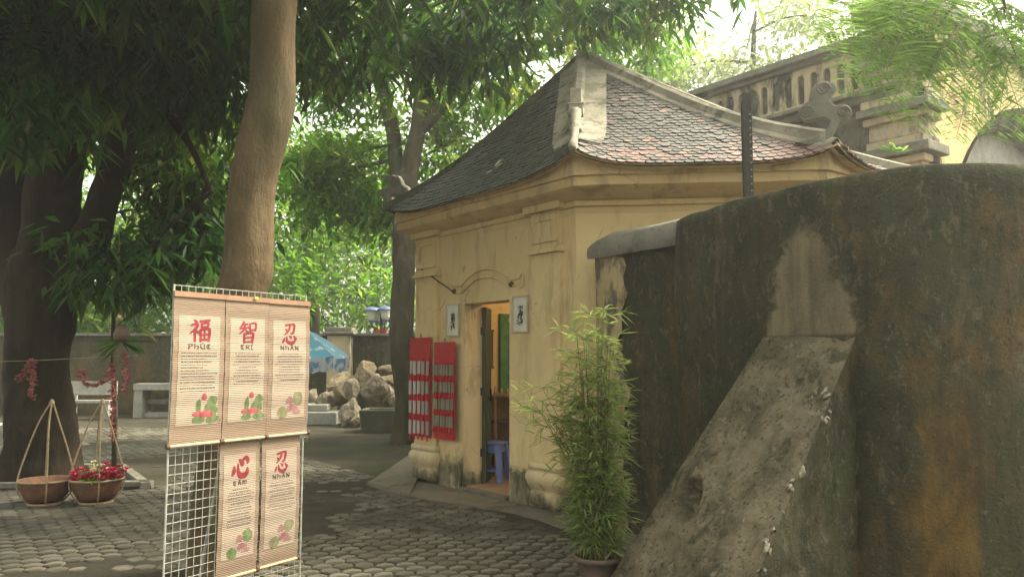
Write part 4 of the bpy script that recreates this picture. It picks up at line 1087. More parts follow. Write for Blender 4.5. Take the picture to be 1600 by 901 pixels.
def nib_text(b, S_, key, cu, v0, lw, lh):
    L = HEADS[key]; x = cu - len(L) * lw * .5
    for ch in L:
        st_ = list(NIB[ch[0]])
        for a in ch[1:]: st_ += ACC[a]
        for pts_ in st_:
            p = [(x + q[0] / 60 * lw, v0 + q[1] / 100 * lh) for q in pts_]; nu, nv_ = lw * .085, lh * .075
            for (a0, b0), (a1, b1) in zip(p[:-1], p[1:]):
                c = [(a0 - nu, b0 - nv_), (a0 + nu, b0 + nv_), (a1 + nu, b1 + nv_), (a1 - nu, b1 - nv_)]; b.add([S_(u, v, .0024) for u, v in c], [(0, 1, 2, 3)])
                c = [(a0 - nu, b0 + nv_ * .6), (a0 + nu, b0 - nv_ * .6), (a1 + nu, b1 - nv_ * .6), (a1 - nu, b1 + nv_ * .6)]; b.add([S_(u, v, .0025) for u, v in c], [(0, 1, 2, 3)])
        x += lw
def scrollhang(u0, u1, ztop, zbot, glyph, head, lines, dull, o, label, rodtop, hz=1.0, seed=0):
    rr = random.Random(seed)
    t = thing('bamboo_scroll', rp((u0 + u1) / 2, zbot, o), label, 'scroll', None)
    W2 = u1 - u0; H2 = ztop - zbot
    def bow(v): return .010 * math.sin(v * math.pi) 
    NZ = 60
    def S(u, v, e=0.0): return rp(u0 + W2 * u, zbot + H2 * v, o + bow(v) + e + .0015 * math.sin(v * 40 + seed))
    b = B(); b.grid([[S(u, j / NZ) for u in (0, .25, .5, .75, 1)] for j in range(NZ + 1)]); b.grid([[S(u, j / NZ, -.003) for u in (1, .75, .5, .25, 0)] for j in range(NZ + 1)])
    sh = part('slat_blind', b, 'blind_bamboo', t)
    pu0, pu1, pv0, pv1 = .10, .90, .125, .855
    b = B(); b.grid([[S(lerp(pu0, pu1, u / 4), lerp(pv0, pv1, j / 50), .0015) for u in range(5)] for j in range(51)]); part('printed_panel', b, 'blind_paper', t)
    part('top_rod', B().tube([S(-.01, 1.0, .002), S(1.01, 1.0, .002)], .012, 8) if not rodtop else B().box(S(.5, .995, .003), (W2 * 1.01, .016, .030), RX, RN), 'rod_wood' if rodtop else 'rod_cane', t)
    part('bottom_rod', B().tube([S(-.005, 0, .002), S(1.005, 0, .002)], .009, 8), 'rod_cane', t)
    for e in (-.02, 1.02):
        kb = B(); kb.tube([S(e - .025, 0, .002), S(e + .025, 0, .002)], .015, 10); part('rod_knob', kb, 'knob_brown', t)
    # glyph
    gsx = W2 * .43; gsy = H2 * .155; gv = .757
    def GP(p, oo): return S(.5 + (p.x - 50) / 100 * gsx / W2, gv + (p.y - 50 + (p.x - 50) * .06) / 100 * gsy / H2, .0022 + oo)
    b = B()
    for k, (pts_, ws) in enumerate(GLYPH[glyph]): brush(b, GP, pts_, [w * 1.5 for w in ws], k * 4e-5)
    part('brush_character', b, 'ink_red', t)
    b = B(); nib_text(b, S, head, .5, .634, .118, .032); part('heading', b, 'ink_black', t)
    # verse: rows of tiny illegible script
    b = B()
    for k in range(lines):
        vv = .605 - k * .0195; half = rr.uniform(.24, .37) if k % 5 else rr.uniform(.18, .3); u = .5 - half
        if glyph == 'fu': u = .15; half = rr.uniform(.2, .36); 
        ue = u + half * 2
        while u < ue:
            wl = rr.uniform(.015, .05); hh = .0042
            n_ = max(2, int(wl / .008)); top = []; bot = []
            for q in range(n_ + 1):
                j = rr.uniform(.25, 1.0); top.append(S(u + wl * q / n_, vv + hh * j, .0024)); bot.append(S(u + wl * q / n_, vv - hh * rr.uniform(.1, .8), .0024))
            b.grid([top, bot]); u += wl + .010
    tag(part('verse_lines', b, 'ink_black', t), kind='stuff')
    # lotus painting
    def disc(bb, u, v, ru, rv, e, n_=14, j=.18):
        bb.add([S(u, v, e)] + [S(u + ru * math.cos(a) * (1 + rr.uniform(-j, j)), v + rv * math.sin(a) * (1 + rr.uniform(-j, j)), e) for a in np.linspace(0, 2 * math.pi, n_ + 1)[:-1]], [(0, 1 + i, 1 + (i + 1) % n_) for i in range(n_)])
    ar = W2 / H2
    if not dull:
        gl = B(); disc(gl, .76, .225, .13, .15 * ar, .0024); disc(gl, .52, .160, .12, .07 * ar, .0025); disc(gl, .80, .160, .13, .07 * ar, .0026); disc(gl, .80, .285, .10, .08 * ar, .0027); disc(gl, .52, .245, .05, .14 * ar, .0028)
        fl = [(.68, .190, .12, .09), (.62, .305, .05, .08)]; pk = [(.50, .195, .10, .06)]
    else:
        gl = B(); disc(gl, .72, .270, .13, .13 * ar, .0024); disc(gl, .36, .165, .13, .11 * ar, .0025)
        fl = []; pk = [(.60, .190, .13, .10), (.52, .250, .07, .10), (.70, .165, .10, .06)]
    part('lotus_leaves', gl, 'lotus_dull' if dull == 2 else 'lotus_green', t)
    fb_ = B()
    for q, (u, v, ru, rv) in enumerate((fl + pk)):
        for k in range(5):
            a = math.pi * (.1 + .2 * k); disc(fb_, u + math.cos(a) * ru * .5, v + math.sin(a) * rv * .35 * ar, ru * .55, rv * .6 * ar, .0030 + q * 1e-4 + k * 1e-5, 9, .1)
    tag(part('lotus_flower', fb_, 'lotus_red' if not dull else 'lotus_pink', t), kind='stuff')
    return t
w3 = RW / 3
# top row hangs in front of the lower one
zt_ = RTOP - .045
HT = zt_ - gy(262, 697, RA.y).z
scrollhang(-.015, w3 - .002, zt_, zt_ - HT, 'fu', 'PHUC', 14, 0, .022, 'bamboo scroll headed PHÚC with red character and bright lotus on wire rack', True, seed=1)
scrollhang(w3 + .002, 2 * w3 - .004, zt_ - .001, zt_ - HT, 'zhi', 'TRI', 12, 0, .024, 'bamboo scroll headed TRÍ, between the PHÚC scroll and a NHẪN scroll', True, seed=2)
scrollhang(2 * w3 + .0, RW + .012, zt_ - .002, zt_ - HT, 'ren', 'NHAN', 11, 2, .022, 'bamboo scroll headed NHẪN in the upper row, right of the TRÍ scroll', True, seed=3)
zb_ = zt_ - HT + .035
scrollhang(w3 * .985 + .01, 2 * w3 - .03, zb_, zb_ - HT + .015, 'xin', 'TAM', 14, 1, .004, 'bamboo scroll headed TÂM in the lower row of the wire rack', False, seed=4)
scrollhang(2 * w3 - .012, RW - .03, zb_, zb_ - HT + .02, 'ren', 'NHAN', 11, 2, .004, 'bamboo scroll headed NHẪN in the lower row beside the TÂM scroll', False, seed=5)
solo('price_sticker', B().box(rp(RW * .55, zt_ + .003, .042), (.025, .003, .018), RX, RN), 'green_tape', tuple(rp(RW * .55, zt_, .042)), label='small bright green sticker on the top rod of the scrolls', cat='sticker')

# ================================================================== YARD
def basket(px, py, label, flowers):
    c = gz(px, py); t = thing('shoulder_basket', c, label, 'basket')
    b = B(); b.lathe(c, [(.10, .035), (.17, .05), (.215, .12), (.240, .21), (.252, .245), (.258, .25), (.250, .262), (.236, .255), (.20, .12), (.0, .08)], 30, False); part('bowl', b, 'terracotta', t, True)
    b = B(); b.tube([c + Vector((.255 * math.cos(a), .255 * math.sin(a), .252)) for a in np.linspace(0, 2 * math.pi, 25)], .012, 6); part('rim', b, 'rattan', t)
    b = B(); b.tube([c + Vector((.15 * math.cos(a), .15 * math.sin(a), .016)) for a in np.linspace(0, 2 * math.pi, 21)], .016, 6); part('foot_ring', b, 'rattan', t)
    b = B(); b.lathe(c, [(.0, .22), (.12, .215), (.225, .20)], 18, False); part('soil', b, 'soil', t)
    top = c + Vector((.02, 0, 1.04))
    for k in range(4):
        a = .55 + k * math.pi / 2; e = Vector((math.cos(a), math.sin(a), 0))
        part('sling', B().tube(spline([top + e * .012, c + e * .10 + up * .82, c + e * .20 + up * .50, c + e * .255 + up * .26, c + e * .235 + up * .12, c + e * .15 + up * .015], 5), .0085, 6), 'rattan', t)
    part('sling_knot', B().lathe(top - up * .03, [(.012, 0), (.028, .02), (.022, .05), (.010, .07)], 10), 'rattan', t)
    return c
c1 = basket(70, 788, 'woven brown shoulder basket of soil slung on rattan hoops under the big tree', False)
c2 = basket(150, 786, 'woven brown shoulder basket filled with red and cream flowers', True)
def flowerclump(name, c, mat, n, spread, label, grp=None, h=.10):
    b = B()
    for k in range(n):
        p = c + Vector((random.gauss(0, spread), random.gauss(0, spread), .24 + abs(random.gauss(0, h * .5))))
        b.tube([c + Vector((random.gauss(0, .02), random.gauss(0, .02), .19)), p], .0025, 3, False)
        for m in range(6):
            a = m * 1.047 + random.random(); dd = Vector((math.cos(a), math.sin(a), random.uniform(.1, .7))).normalized()
            leafpoly(b, p, dd, Vector((0, 0, 1)), random.uniform(.03, .05), .028)
    return solo(name, b, mat, tuple(c + up * .2), label=label, cat='flowers', group=grp)
flowerclump('flower_bunch', c2 + Vector((-.13, -.09, 0)), 'petal_red', 30, .055, 'red flowers at the left rim of the right-hand shoulder basket'.replace('left rim of the right-hand', 'rim, beside the cream ones, of a'))
flowerclump('flower_bunch', c2 + Vector((.17, -.07, .03)), 'petal_red', 46, .07, 'larger drooping bunch of red flowers in the shoulder basket')
flowerclump('flower_bunch', c2 + Vector((-.03, .05, .05)), 'petal_cream', 26, .075, 'cream flowers among the red ones in the shoulder basket')
b = B()
for k in range(60):
    a = random.uniform(0, 6.28); leafpoly(b, c2 + Vector((random.gauss(0, .1), random.gauss(0, .1), .22)), Vector((math.cos(a), math.sin(a), .6)).normalized(), up, .11, .03)
solo('basket_greens', b, 'leaf_mid', tuple(c2 + up * .2), label='green leaves under the flowers in the shoulder basket', cat='leaves')

# stone kerb round the big tree
kb = thing('tree_kerb', Vector((-5.6, 10.1, 0)), 'low pale stone kerb framing the earth round the big tree', 'kerb')
kc = [Vector((-7.6, 9.05, 0)), gz(236, 764), gz(196, 734), Vector((-7.9, 10.9, 0))]
for i in range(3):
    a, c = kc[i], kc[i + 1]; dd = (c - a); L = dd.length; dd.normalize(); nn = Vector((-dd.y, dd.x, 0))
    for k in range(max(1, int(L / .75))):
        m = max(1, int(L / .75)); bevel(part('kerb_stone', B().box(a + dd * (L * (k + .5) / m) + up * .045 + nn * .06, (L / m - .012, .11, .09), dd, nn), 'wall_coping', kb), .008)
b = B(); b.prism([p + Vector((0, 0, .006)) for p in kc], (0, 0, .03)); part('tree_soil', b, 'soil', kb)

# boundary wall, pillar
WY = 21.6
bw = thing('boundary_wall', Vector((-9, WY, 0)), 'long dark stained boundary wall closing the back of the yard', 'wall')
hW = gy(240, 524, WY).z
b = B(); NX = 100; x0, x1 = -24.0, 5.0
rows = []
for z in np.linspace(0, hW, 14): rows.append([Vector((lerp(x0, x1, i / NX), WY + .03 * mnoise.fractal(Vector((i * .6, z * 2, 0)), 1, 2, 4), float(z))) for i in range(NX + 1)])
rows.append([Vector((lerp(x0, x1, i / NX), WY + .3, hW)) for i in range(NX + 1)]); b.grid(rows); part('wall_body', b, 'garden_plaster', bw)
part('coping', B().box(((x0 + x1) / 2, WY + .12, hW + .03), (x1 - x0, .42, .07)), 'wall_coping', bw)
pp_ = gy(528, 640, WY - .3); pz = gy(528, 512, WY - .3).z
pl_ = thing('wall_pillar', Vector((pp_.x, WY - .15, 0)), 'square pale masonry pillar with cap in the boundary wall', 'pillar')
bevel(part('shaft', B().box((pp_.x, WY - .12, pz / 2 - .1), (.62, .5, pz - .2)), 'gate_plaster', pl_), .02)
bevel(part('cap', B().box((pp_.x, WY - .12, pz - .14), (.82, .7, .08)).box((pp_.x, WY - .12, pz - .04), (.70, .58, .11)), 'wall_coping', pl_), .02)

# benches
def bench(pxa, pxb, pytop, pybot, label, mat, back=True):
    a = gz(pxa, pybot); c = gz(pxb, pybot); h = gy(pxa, pytop, a.y).z
    t = thing('yard_bench', (a + c) / 2, label, 'bench'); X = Vector((1, 0, 0)); mid = (a + c) / 2; L = (c - a).length
    sh_ = h * .48
    part('seat', B().box(mid + up * sh_, (L, .42, .06)), mat, t)
    for s in (-1, 1): part('leg', B().box(mid + X * s * (L / 2 - .10) + up * (sh_ / 2 - .018), (.13, .38, sh_ - .036)), mat, t)
    if back:
        for s in (-1, 1): part('back_post', B().box(mid + X * s * (L / 2 - .10) + Vector((0, .20, h / 2 + .03)), (.09, .06, h - .06)), mat, t)
        part('back_board', B().box(mid + Vector((0, .165, h - .16)), (L, .05, .34)), mat, t)
bench(103, 176, 596, 655, 'grey wooden bench with solid backrest behind the slung baskets', 'grey_stone')
a = gz(214, 651); c = gz(300, 651); h = gy(214, 598, a.y).z; mid = (a + c) / 2; L = (c - a).length
t = thing('stone_bench', mid, 'pale grey stone framed seat standing against the boundary wall', 'seat')
part('top', B().box(mid + up * (h - .09), (L, .55, .16)), 'grey_stone', t)
for s in (-1, 1): part('leg', B().box(mid + Vector((s * (L / 2 - .12), 0, (h - .17) / 2 - .002)), (.22, .5, h - .175)), 'grey_stone', t)
part('rail', B().box(mid + Vector((0, .1, h * .45)), (L - .47, .2, .12)), 'wall_coping', t)
part('base', B().box(mid + Vector((0, .05, .06)), (L - .47, .3, .12)), 'grey_stone', t)
# stone seat stub at the very edge behind the big tree
a = gz(6, 690); solo('stone_block', B().box(a + up * .25 + Vector((-.2, 0, 0)), (.9, .5, .14)).box(a + up * .09 + Vector((-.2, 0, 0)), (.6, .4, .179)), 'grey_stone', tuple(a), label='small stone stool half hidden behind the trunk of the big tree', cat='stool')

# rocks
def rock(c, r, seed, mat, label):
    import bmesh
    bm = bmesh.new(); bmesh.ops.create_icosphere(bm, subdivisions=4, radius=1.0); rr = random.Random(seed); off = Vector((seed * 3.1, seed * 1.7, seed))
    sx = [(rr.uniform(-1, 1), rr.uniform(-1, 1), rr.uniform(-1, 1)) for _ in range(9)]
    for v in bm.verts:
        q = v.co.copy(); k = 1.0
        for s in sx:                     # chop flat facets
            n = Vector(s).normalized(); d = q.dot(n)
            if d > .62: q -= n * (d - .62) * .85
        q *= 1 + .16 * mnoise.fractal(q * 1.7 + off, 1.0, 2.0, 5) + .05 * mnoise.fractal(q * 6 + off, 1, 2, 3)
        v.co = Vector((q.x * r[0], q.y * r[1], max(q.z, -.75) * r[2]))
    zmin = min(v.co.z for v in bm.verts)
    me = bpy.data.meshes.new('rock'); bm.to_mesh(me); bm.free(); me.materials.append(MATS[mat])
    o = ob('rock', me); o.location = (c.x, c.y, c.z); o.rotation_euler = (0, 0, rr.uniform(-.4, .4))
    tag(o, label, 'rock', 'rocks piled by the boundary wall')
RK = [(535, 610, 27, 30, 19.5, 'rock_tan', 'broad tan boulder, highest on the left of the rock pile'.replace(' on the left of the', ' at the umbrella end of the')),
      (548, 648, 19, 24, 17.9, 'rock_grey', 'craggy pale grey rock standing in front of the pile'),
      (551, 612, 15, 22, 18.6, 'rock_grey', 'upright grey rock behind the craggy pale one'),
      (585, 608, 22, 24, 18.8, 'rock_grey', 'rounded grey boulder above the mossy trough'),
      (572, 590, 20, 24, 19.6, 'rock_tan', 'leaning dark tan slab at the back of the rock pile'),
      (610, 578, 26, 11, 19.8, 'rock_tan', 'long flat tan rock lying on top of the pile'),
      (606, 600, 24, 14, 19.3, 'rock_tan', 'tan wedge rock under the long flat one'),
      (610, 622, 16, 18, 18.9, 'rock_grey', 'small brown rock beside the rounded boulder'),
      (485, 625, 15, 20, 18.8, 'rock_grey', 'grey rock nearest the bamboo scrolls in the pile'),
      (508, 628, 14, 20, 18.6, 'rock_grey', 'grey knobbly rock between the umbrella and the craggy pale one'),
      (625, 628, 16, 13, 18.2, 'rock_grey', 'pale flat rock against the tree trunk behind the pavilion'),
      (632, 605, 18, 16, 19.4, 'rock_tan', 'tan rock half hidden by the tree trunk behind the pavilion'),
      (560, 656, 14, 9, 17.6, 'rock_tan', 'low brown stone at the foot of the craggy pale rock')]
for i, (px, py, rx, ry, Y, m, lab) in enumerate(RK):
    p = gy(px, py, Y); k = Y / F * 1.06
    zb = p.z - ry * k * .75
    rock(p, (rx * k, max(rx, ry) * k * .9, ry * k), i + 2, m, lab)
# trough and slabs
a = gz(604, 673); w = .075 * a.y / 1.0
tr = thing('stone_trough', a, 'squat mossy stone trough in front of the rocks', 'trough')
hh = gy(604, 638, a.y).z; b = B(); W2, D2 = 1.02, .8
b.grid([[a + Vector((x * q, y * q, z)) for x, y in ((-W2 / 2, -D2 / 2), (W2 / 2, -D2 / 2), (W2 / 2, D2 / 2), (-W2 / 2, D2 / 2))] for q, z in ((.90, 0), (1, hh * .9), (1, hh), (.86, hh), (.82, hh * .6), (0.02, hh * .6))], True); bevel(part('basin', b, 'moss_box', tr), .03)
a = gz(492, 664); ss = thing('stacked_slab', a, 'pair of pale stone slabs stacked on the ground beside the rocks', 'slabs')
bevel(part('lower_slab', B().box(a + Vector((0, .2, .16)), (1.02, .7, .30)), 'grey_stone', ss), .03); bevel(part('upper_slab', B().box(a + Vector((-.14, .22, .39)), (.86, .55, .155)), 'grey_stone', ss), .03)

# umbrella
uc = gy(462, 560, 14.6); ut = gy(462, 511, 14.6).z; ur = (543 - 462) / F * 14.6 * 1.0; ue = gy(462, 556, 14.6).z
um = thing('market_umbrella', Vector((uc.x, uc.y, 0)), 'blue market umbrella with pale print and drooping valance', 'umbrella')
rows = []; NSg = 8
def upt(k, f):       # k in eighths, f radius 0..1
    a0 = math.floor(k); fr = k - a0
    e0 = Vector((math.cos(a0 * math.pi / 4 + .2), math.sin(a0 * math.pi / 4 + .2), 0)); e1 = Vector((math.cos((a0 + 1) * math.pi / 4 + .2), math.sin((a0 + 1) * math.pi / 4 + .2), 0))
    e = lerp(e0, e1, fr); z = lerp(ut, ue, f ** 1.5) - .05 * math.sin(math.pi * fr) * f
    return Vector((uc.x, uc.y, z)) + e * ur * f
for g in range(8):
    b = B(); b.grid([[upt(g + i / 6, max(f, .02)) for i in range(7)] for f in np.linspace(0, 1, 9)]); p = part('canopy_panel', b, 'umbrella_cloth', um, True)
    b = B(); b.grid([[upt(g + i / 6, 1.0) + Vector((0, 0, -dz)) * (1 if i % 2 else .86) for i in range(7)] for dz in (0.0, .12, .26)]); part('valance', b, 'umbrella_valance', p)
    part('rib', B().tube([upt(g, .02) - up * .02, upt(g, .5) - up * .02, upt(g, .98) - up * .02], .008, 5), 'steel_dark', um)
part('pole', B().tube([Vector((uc.x, uc.y, 0)), Vector((uc.x, uc.y, ut + .06))], .022, 8), 'wire_white', um)
part('base', B().lathe(Vector((uc.x, uc.y, 0)), [(.26, 0), (.26, .08), (.05, .12)], 18), 'grey_stone', um)

# cluster lamp by the wall
lc = gy(596, 520, 22.6); lt = thing('garden_lamp', Vector((lc.x, lc.y, 0)), 'garden lamp post with four blue-topped glass lanterns above the wall', 'lamp')
part('post', B().tube([Vector((lc.x, lc.y, 0)), Vector((lc.x, lc.y, gy(596, 490, 22.6).z))], .045, 8), 'steel_dark', lt)
for k, (px, py) in enumerate(((580, 500), (588.5, 501), (602, 499), (610, 500))):
    p = gy(px, py, 22.6 + (.25 if k % 2 else -.2)); ln = part('lantern_glass', B().lathe(p, [(.08, 0), (.12, .08), (.13, .26), (.10, .28)], 12), 'lamp_glass', lt)
    part('lantern_cap', B().lathe(p, [(.24, .275), (.22, .30), (.12, .36), (.02, .38)], 14), 'lamp_blue', ln); part('lantern_base', B().lathe(p, [(.02, -.10), (.07, -.05), (.09, -.002)], 12), 'lamp_blue', ln)
    part('bracket', B().tube(spline([Vector((lc.x, lc.y, p.z - .4)), lerp(Vector((lc.x, lc.y, p.z - .35)), p - up * .25, .6), p - up * .09], 5), .018, 6), 'steel_dark', lt)
for dx in (-.1, .1): part('red_bow', B().box((lc.x + dx, lc.y - .1, gy(596, 524, 22.6).z), (.13, .06, .34)), 'red_tassel', lt)

# far house beyond the wall
hp = gy(118, 500, 34); hz_ = gy(118, 508, 34).z
ho = thing('far_house', Vector((hp.x - 1.5, 35.5, 0)), 'orange roofed house glimpsed beyond the wall past the big tree', 'house')
part('wall', B().box((hp.x - 1.5, 36, hz_ / 2), (5.4, 4, hz_)), 'house_wall', ho)
b = B(); b.prism([(hp.x - 4.6, 33.4, hz_), (hp.x - 4.6, 38.4, hz_), (hp.x - 4.6, 35.9, hz_ + .75)], (6.4, 0, 0)); part('roof', b, 'roof_orange', ho)
for k in range(3):
    w_ = part('window', B().box((hp.x - 3.2 + k * 1.7, 33.98, hz_ - .95), (.8, .06, .9)), 'white_wood', ho); part('pane', B().box((hp.x - 3.2 + k * 1.7, 33.945, hz_ - .95), (.66, .02, .76)), 'dark_glass', w_)

# hanging clay pot, orchid leaves, flower garlands, slim pole
hp_ = gy(190, 533, 9.3)
ht = thing('hanging_pot', hp_, 'small clay pot hung on a cord from the mango branch', 'pot')
part('pot_body', B().lathe(hp_, [(.045, -.005), (.085, .02), (.092, .08), (.07, .15), (.045, .19), (.03, .2)], 16), 'plastic_pot', ht, True)
part('cord', B().tube([hp_ + up * .195, gy(186, 440, 9.3), gy(186, 360, 9.3)], .005, 4), 'rattan', ht)
b = B()
for k in range(26):
    a = random.uniform(0, 6.28); leafpoly(b, hp_ + Vector((0, 0, .01)), Vector((math.cos(a), math.sin(a) * .8, random.uniform(-1.3, .2))).normalized(), Vector((.3, -.6, .6)), random.uniform(.2, .42), .035)
part('hanging_leaves', b, 'leaf_mango', ht)
pb = gz(178, 742); pole = solo('garland_pole', B().tube([pb, gy(180, 640, pb.y), gy(176, 545, pb.y), gy(178, 470, pb.y)], [.035, .032, .03, .026], 8), 'bark_grey', tuple(pb), True, label='slim grey pole wound with pink flowers behind the baskets', cat='pole')
def garland(pts_, n, label, r=.022):
    p = spline(pts_, 8); b = B()
    for k in range(n):
        q = p[int(k / n * (len(p) - 1))] + Vector((random.gauss(0, .018), random.gauss(0, .018), random.gauss(0, .012)))
        for m in range(4):
            a = random.uniform(0, 6.28); leafpoly(b, q, Vector((math.cos(a), math.sin(a), random.uniform(-.6, .6))).normalized(), Vector((0, -.7, .7)), r * 1.6, r)
    b.tube(p, .004, 4)
    return solo('flower_garland', b, ['petal_pink'], tuple(p[0]), label=label, cat='garland', group='garlands round the big tree')
Yg = 9.35
garland([gy(28, 592, Yg), gy(38, 585, Yg), gy(46, 570, Yg), gy(52, 566, Yg)], 40, 'short pink garland draped across the big trunk')
garland([gy(51, 565, Yg), gy(53, 590, Yg), gy(50, 622, Yg)], 50, 'pink garland hanging straight down the big trunk')
garland([gy(126, 580, Yg), gy(132, 596, Yg), gy(146, 602, Yg), gy(162, 596, Yg), gy(172, 576, Yg)], 60, 'pink garland looped in a swag between trunk and pole')
garland([gy(175, 570, pb.y - .05), gy(178, 610, pb.y - .06), gy(175, 650, pb.y - .06), gy(177, 690, pb.y - .05)], 110, 'pink garland wound down the slim grey pole')
garland([gy(195, 556, Yg), gy(196, 585, Yg), gy(194, 612, Yg)], 40, 'thin pink garland dangling below the clay pot')
b = B(); b.tube(spline([gy(-20, 565, Yg), gy(50, 563, Yg), gy(110, 560, Yg), gy(178, 556, Yg), gy(215, 555, Yg)], 6), .005, 4); solo('garland_rope', b, 'rattan', tuple(b.v[0]), label='cord tied round the big trunk and pole carrying garlands', cat='cord')
# leaf litter
for k in range(26):
    x, y = random.uniform(470, 900), random.uniform(770, 895); p = gz(x, y, .018); b = B(); a = random.uniform(0, 6.28)
    leafpoly(b, p, Vector((math.cos(a), math.sin(a), .02)), up, random.uniform(.05, .10), .025); solo('dry_leaf', b, 'wood_old', tuple(p), label='small dry brown leaf fallen on the yard in front of the pavilion', cat='leaf', group='dry leaves on the pavers')

# ================================================================== TREES
def ell(rg, n, c, r, shell=.5):
    d = rg.normal(size=(n, 3)); d /= np.linalg.norm(d, axis=1, keepdims=True)
    q = rg.uniform(0, 1, n) ** (1 / 3); q = shell * (.55 + .45 * q) + (1 - shell) * q
    return np.array(c) + d * q[:, None] * np.array(r), d
def tree(name, base, label, limbs, blobs, barkm, leafm, leafL, leafW, per, seed, droop=.4, twigs=10, group=None, kwarg=None, whorl=.5, cl=.28, clump=.24):
    """limbs: lists of (point, radius); blobs: (centre, radii, number of leaf whorls, index of limb it grows from)"""
    rg = np.random.default_rng(seed); t = thing(name, Vector(base), label, 'tree', group)
    b = B()
    sp = []
    for lm in limbs:
        p = spline([q for q, r in lm], 7); r = interp([r for q, r in lm], len(p)); sp.append(p)
        p = [wob(q, 1.3, rr * .35, seed) for q, rr in zip(p, r)]
        v0_ = len(b.v)
        if r[0] > .12:
            p2 = spline(p, 3); r2 = interp(r, len(p2)); b.tube(p2, r2, 30)
            for i_ in range(v0_, len(b.v)):
                kk = (i_ - v0_) // 30; kk = min(kk, len(p2) - 1); q = b.v[i_]; cdir = (q - p2[kk])
                h_ = mnoise.fractal(Vector((q.x * 3.2, q.y * 3.2, q.z * 1.1)) + Vector((seed, 0, 0)), 1.0, 2.0, 4) * .16 + max(0, mnoise.noise(q * 2.1 + Vector((0, seed, 0))) - .45) * .55
                b.v[i_] = q + cdir * h_
        else: b.tube(p, r, 12 if r[0] > .06 else 8)
    LPs = []; LDs = []
    for c, r, n, li in blobs:
        sub, d = ell(rg, max(3, n // 6), c, r); pick = rg.integers(0, len(sub), n); C_ = sub[pick] + rg.normal(size=(n, 3)) * clump * np.array([1, 1, .6]); d = d[pick]
        st = min(sp[li], key=lambda q: (q - Vector(c)).length)
        mid = lerp(st, Vector(c), .55) + Vector((0, 0, .12))
        b.tube(spline([st, mid, Vector(c)], 4), interp([max(.02, .022 * (Vector(c) - st).length), .016], 9), 6)
        for k in range(min(twigs, n)):
            e = Vector(C_[k]); b.tube([Vector(c), lerp(Vector(c), e, .5) + Vector((0, 0, .08)), e], [.016, .009, .004], 4, False)
        P = np.repeat(C_, per, 0); m = len(P)
        a = rg.uniform(0, 2 * np.pi, m)
        D = np.stack([np.cos(a), np.sin(a), rg.normal(-droop, .45, m)], 1) + np.repeat(d, per, 0) * .35
        P = P + rg.normal(size=(m, 3)) * cl * np.array([1, 1, .7])
        LPs.append(P); LDs.append(D)
    part('trunk', b, barkm, t, True)
    P = np.concatenate(LPs) - np.array(base); D = np.concatenate(LDs); m = len(P)
    V, T = leafarr(P, D, leafL * rg.uniform(.5, 1.4, m), leafW * rg.uniform(.6, 1.35, m), rg, .30)
    ob('crown', fastmesh('crown', V, T, leafm), t)
    return t
def G(px, py, Y): return gy(px, py, Y)

# big mango tree by the baskets
bb_ = gz(62, 752)
Yt = bb_.y
limbs = [[(Vector((bb_.x, Yt, -.05)), .52), (G(60, 690, Yt), .42), (G(60, 600, Yt), .37), (G(62, 520, Yt), .38), (G(66, 440, Yt), .37), (G(78, 330, Yt - .2), .31), (G(96, 230, Yt - .4), .27), (G(118, 110, Yt - .6), .25), (G(136, 0, Yt - .8), .22), (G(150, -150, Yt - 1.2), .16), (G(190, -330, Yt - 1.6), .08)],
         [(G(88, 470, Yt), .26), (G(122, 400, Yt - .1), .22), (G(158, 330, Yt - .3), .19), (G(178, 260, Yt - .5), .17), (G(186, 180, Yt - .7), .16), (G(200, 60, Yt - 1.0), .13), (G(250, -100, Yt - 1.6), .08)],
         [(G(44, 470, Yt), .26), (G(26, 380, Yt), .23), (G(14, 280, Yt - .2), .22), (G(22, 180, Yt - .3), .20), (G(40, 60, Yt - .6), .16), (G(20, -120, Yt - 1), .08)],
         [(G(130, 0, Yt - .8), .14), (G(220, -60, Yt - 2), .10), (G(300, -160, Yt - 3.2), .07), (G(420, -300, Yt - 4.2), .04)],
         [(G(120, 110, Yt - .6), .10), (G(200, 120, Yt - 1.0), .07), (G(280, 200, Yt - 1.2), .045), (G(330, 300, Yt - 1.2), .02)]]
blobs = []
for (px, py, Y, r, n, li) in ((60, 20, 8.6, (1.5, 1.0, .5), 230, 0), (250, 50, 8.4, (1.2, 1.0, .8), 260, 1), (120, -40, 8.0, (1.6, 1.2, .9), 330, 0), (310, -20, 8.0, (1.3, 1.1, .8), 260, 3), (-10, 150, 11.6, (1.0, .8, .7), 130, 2),
                              (262, 180, 10.6, (.85, .8, .65), 190, 4), (290, 290, 10.4, (.75, .8, .60), 120, 4), (245, 345, 10.4, (.6, .6, .55), 75, 4), (300, 370, 10.2, (.7, .7, .40), 60, 4), (170, 405, 9.5, (.42, .4, .28), 40, 1), (215, 420, 9.4, (.5, .4, .22), 34, 4), (130, 160, 11.8, (.9, .7, .6), 120, 1), (60, 250, 12.4, (.8, .7, .6), 60, 0),
                              (330, 130, 9.2, (.8, .9, .6), 150, 4), (420, -60, 7.0, (1.2, 1.2, .7), 170, 3), (-60, 60, 7.2, (1.3, 1.3, .9), 170, 2), (150, -320, 6.0, (2.0, 2.0, .9), 330, 0), (-100, -300, 5.0, (2.2, 2.2, 1.0), 300, 0), (400, -420, 5.2, (2.0, 2.0, .8), 110, 3)):
    blobs.append((tuple(G(px, py, Y)), r, n, li))
tree('mango_tree', (bb_.x, bb_.y, 0), 'huge dark mango tree forking low beside the shoulder baskets', limbs, blobs, 'bark_dark', 'leaf_mango', .24, .070, 10, 3, .65, 10, cl=.15, clump=.20)

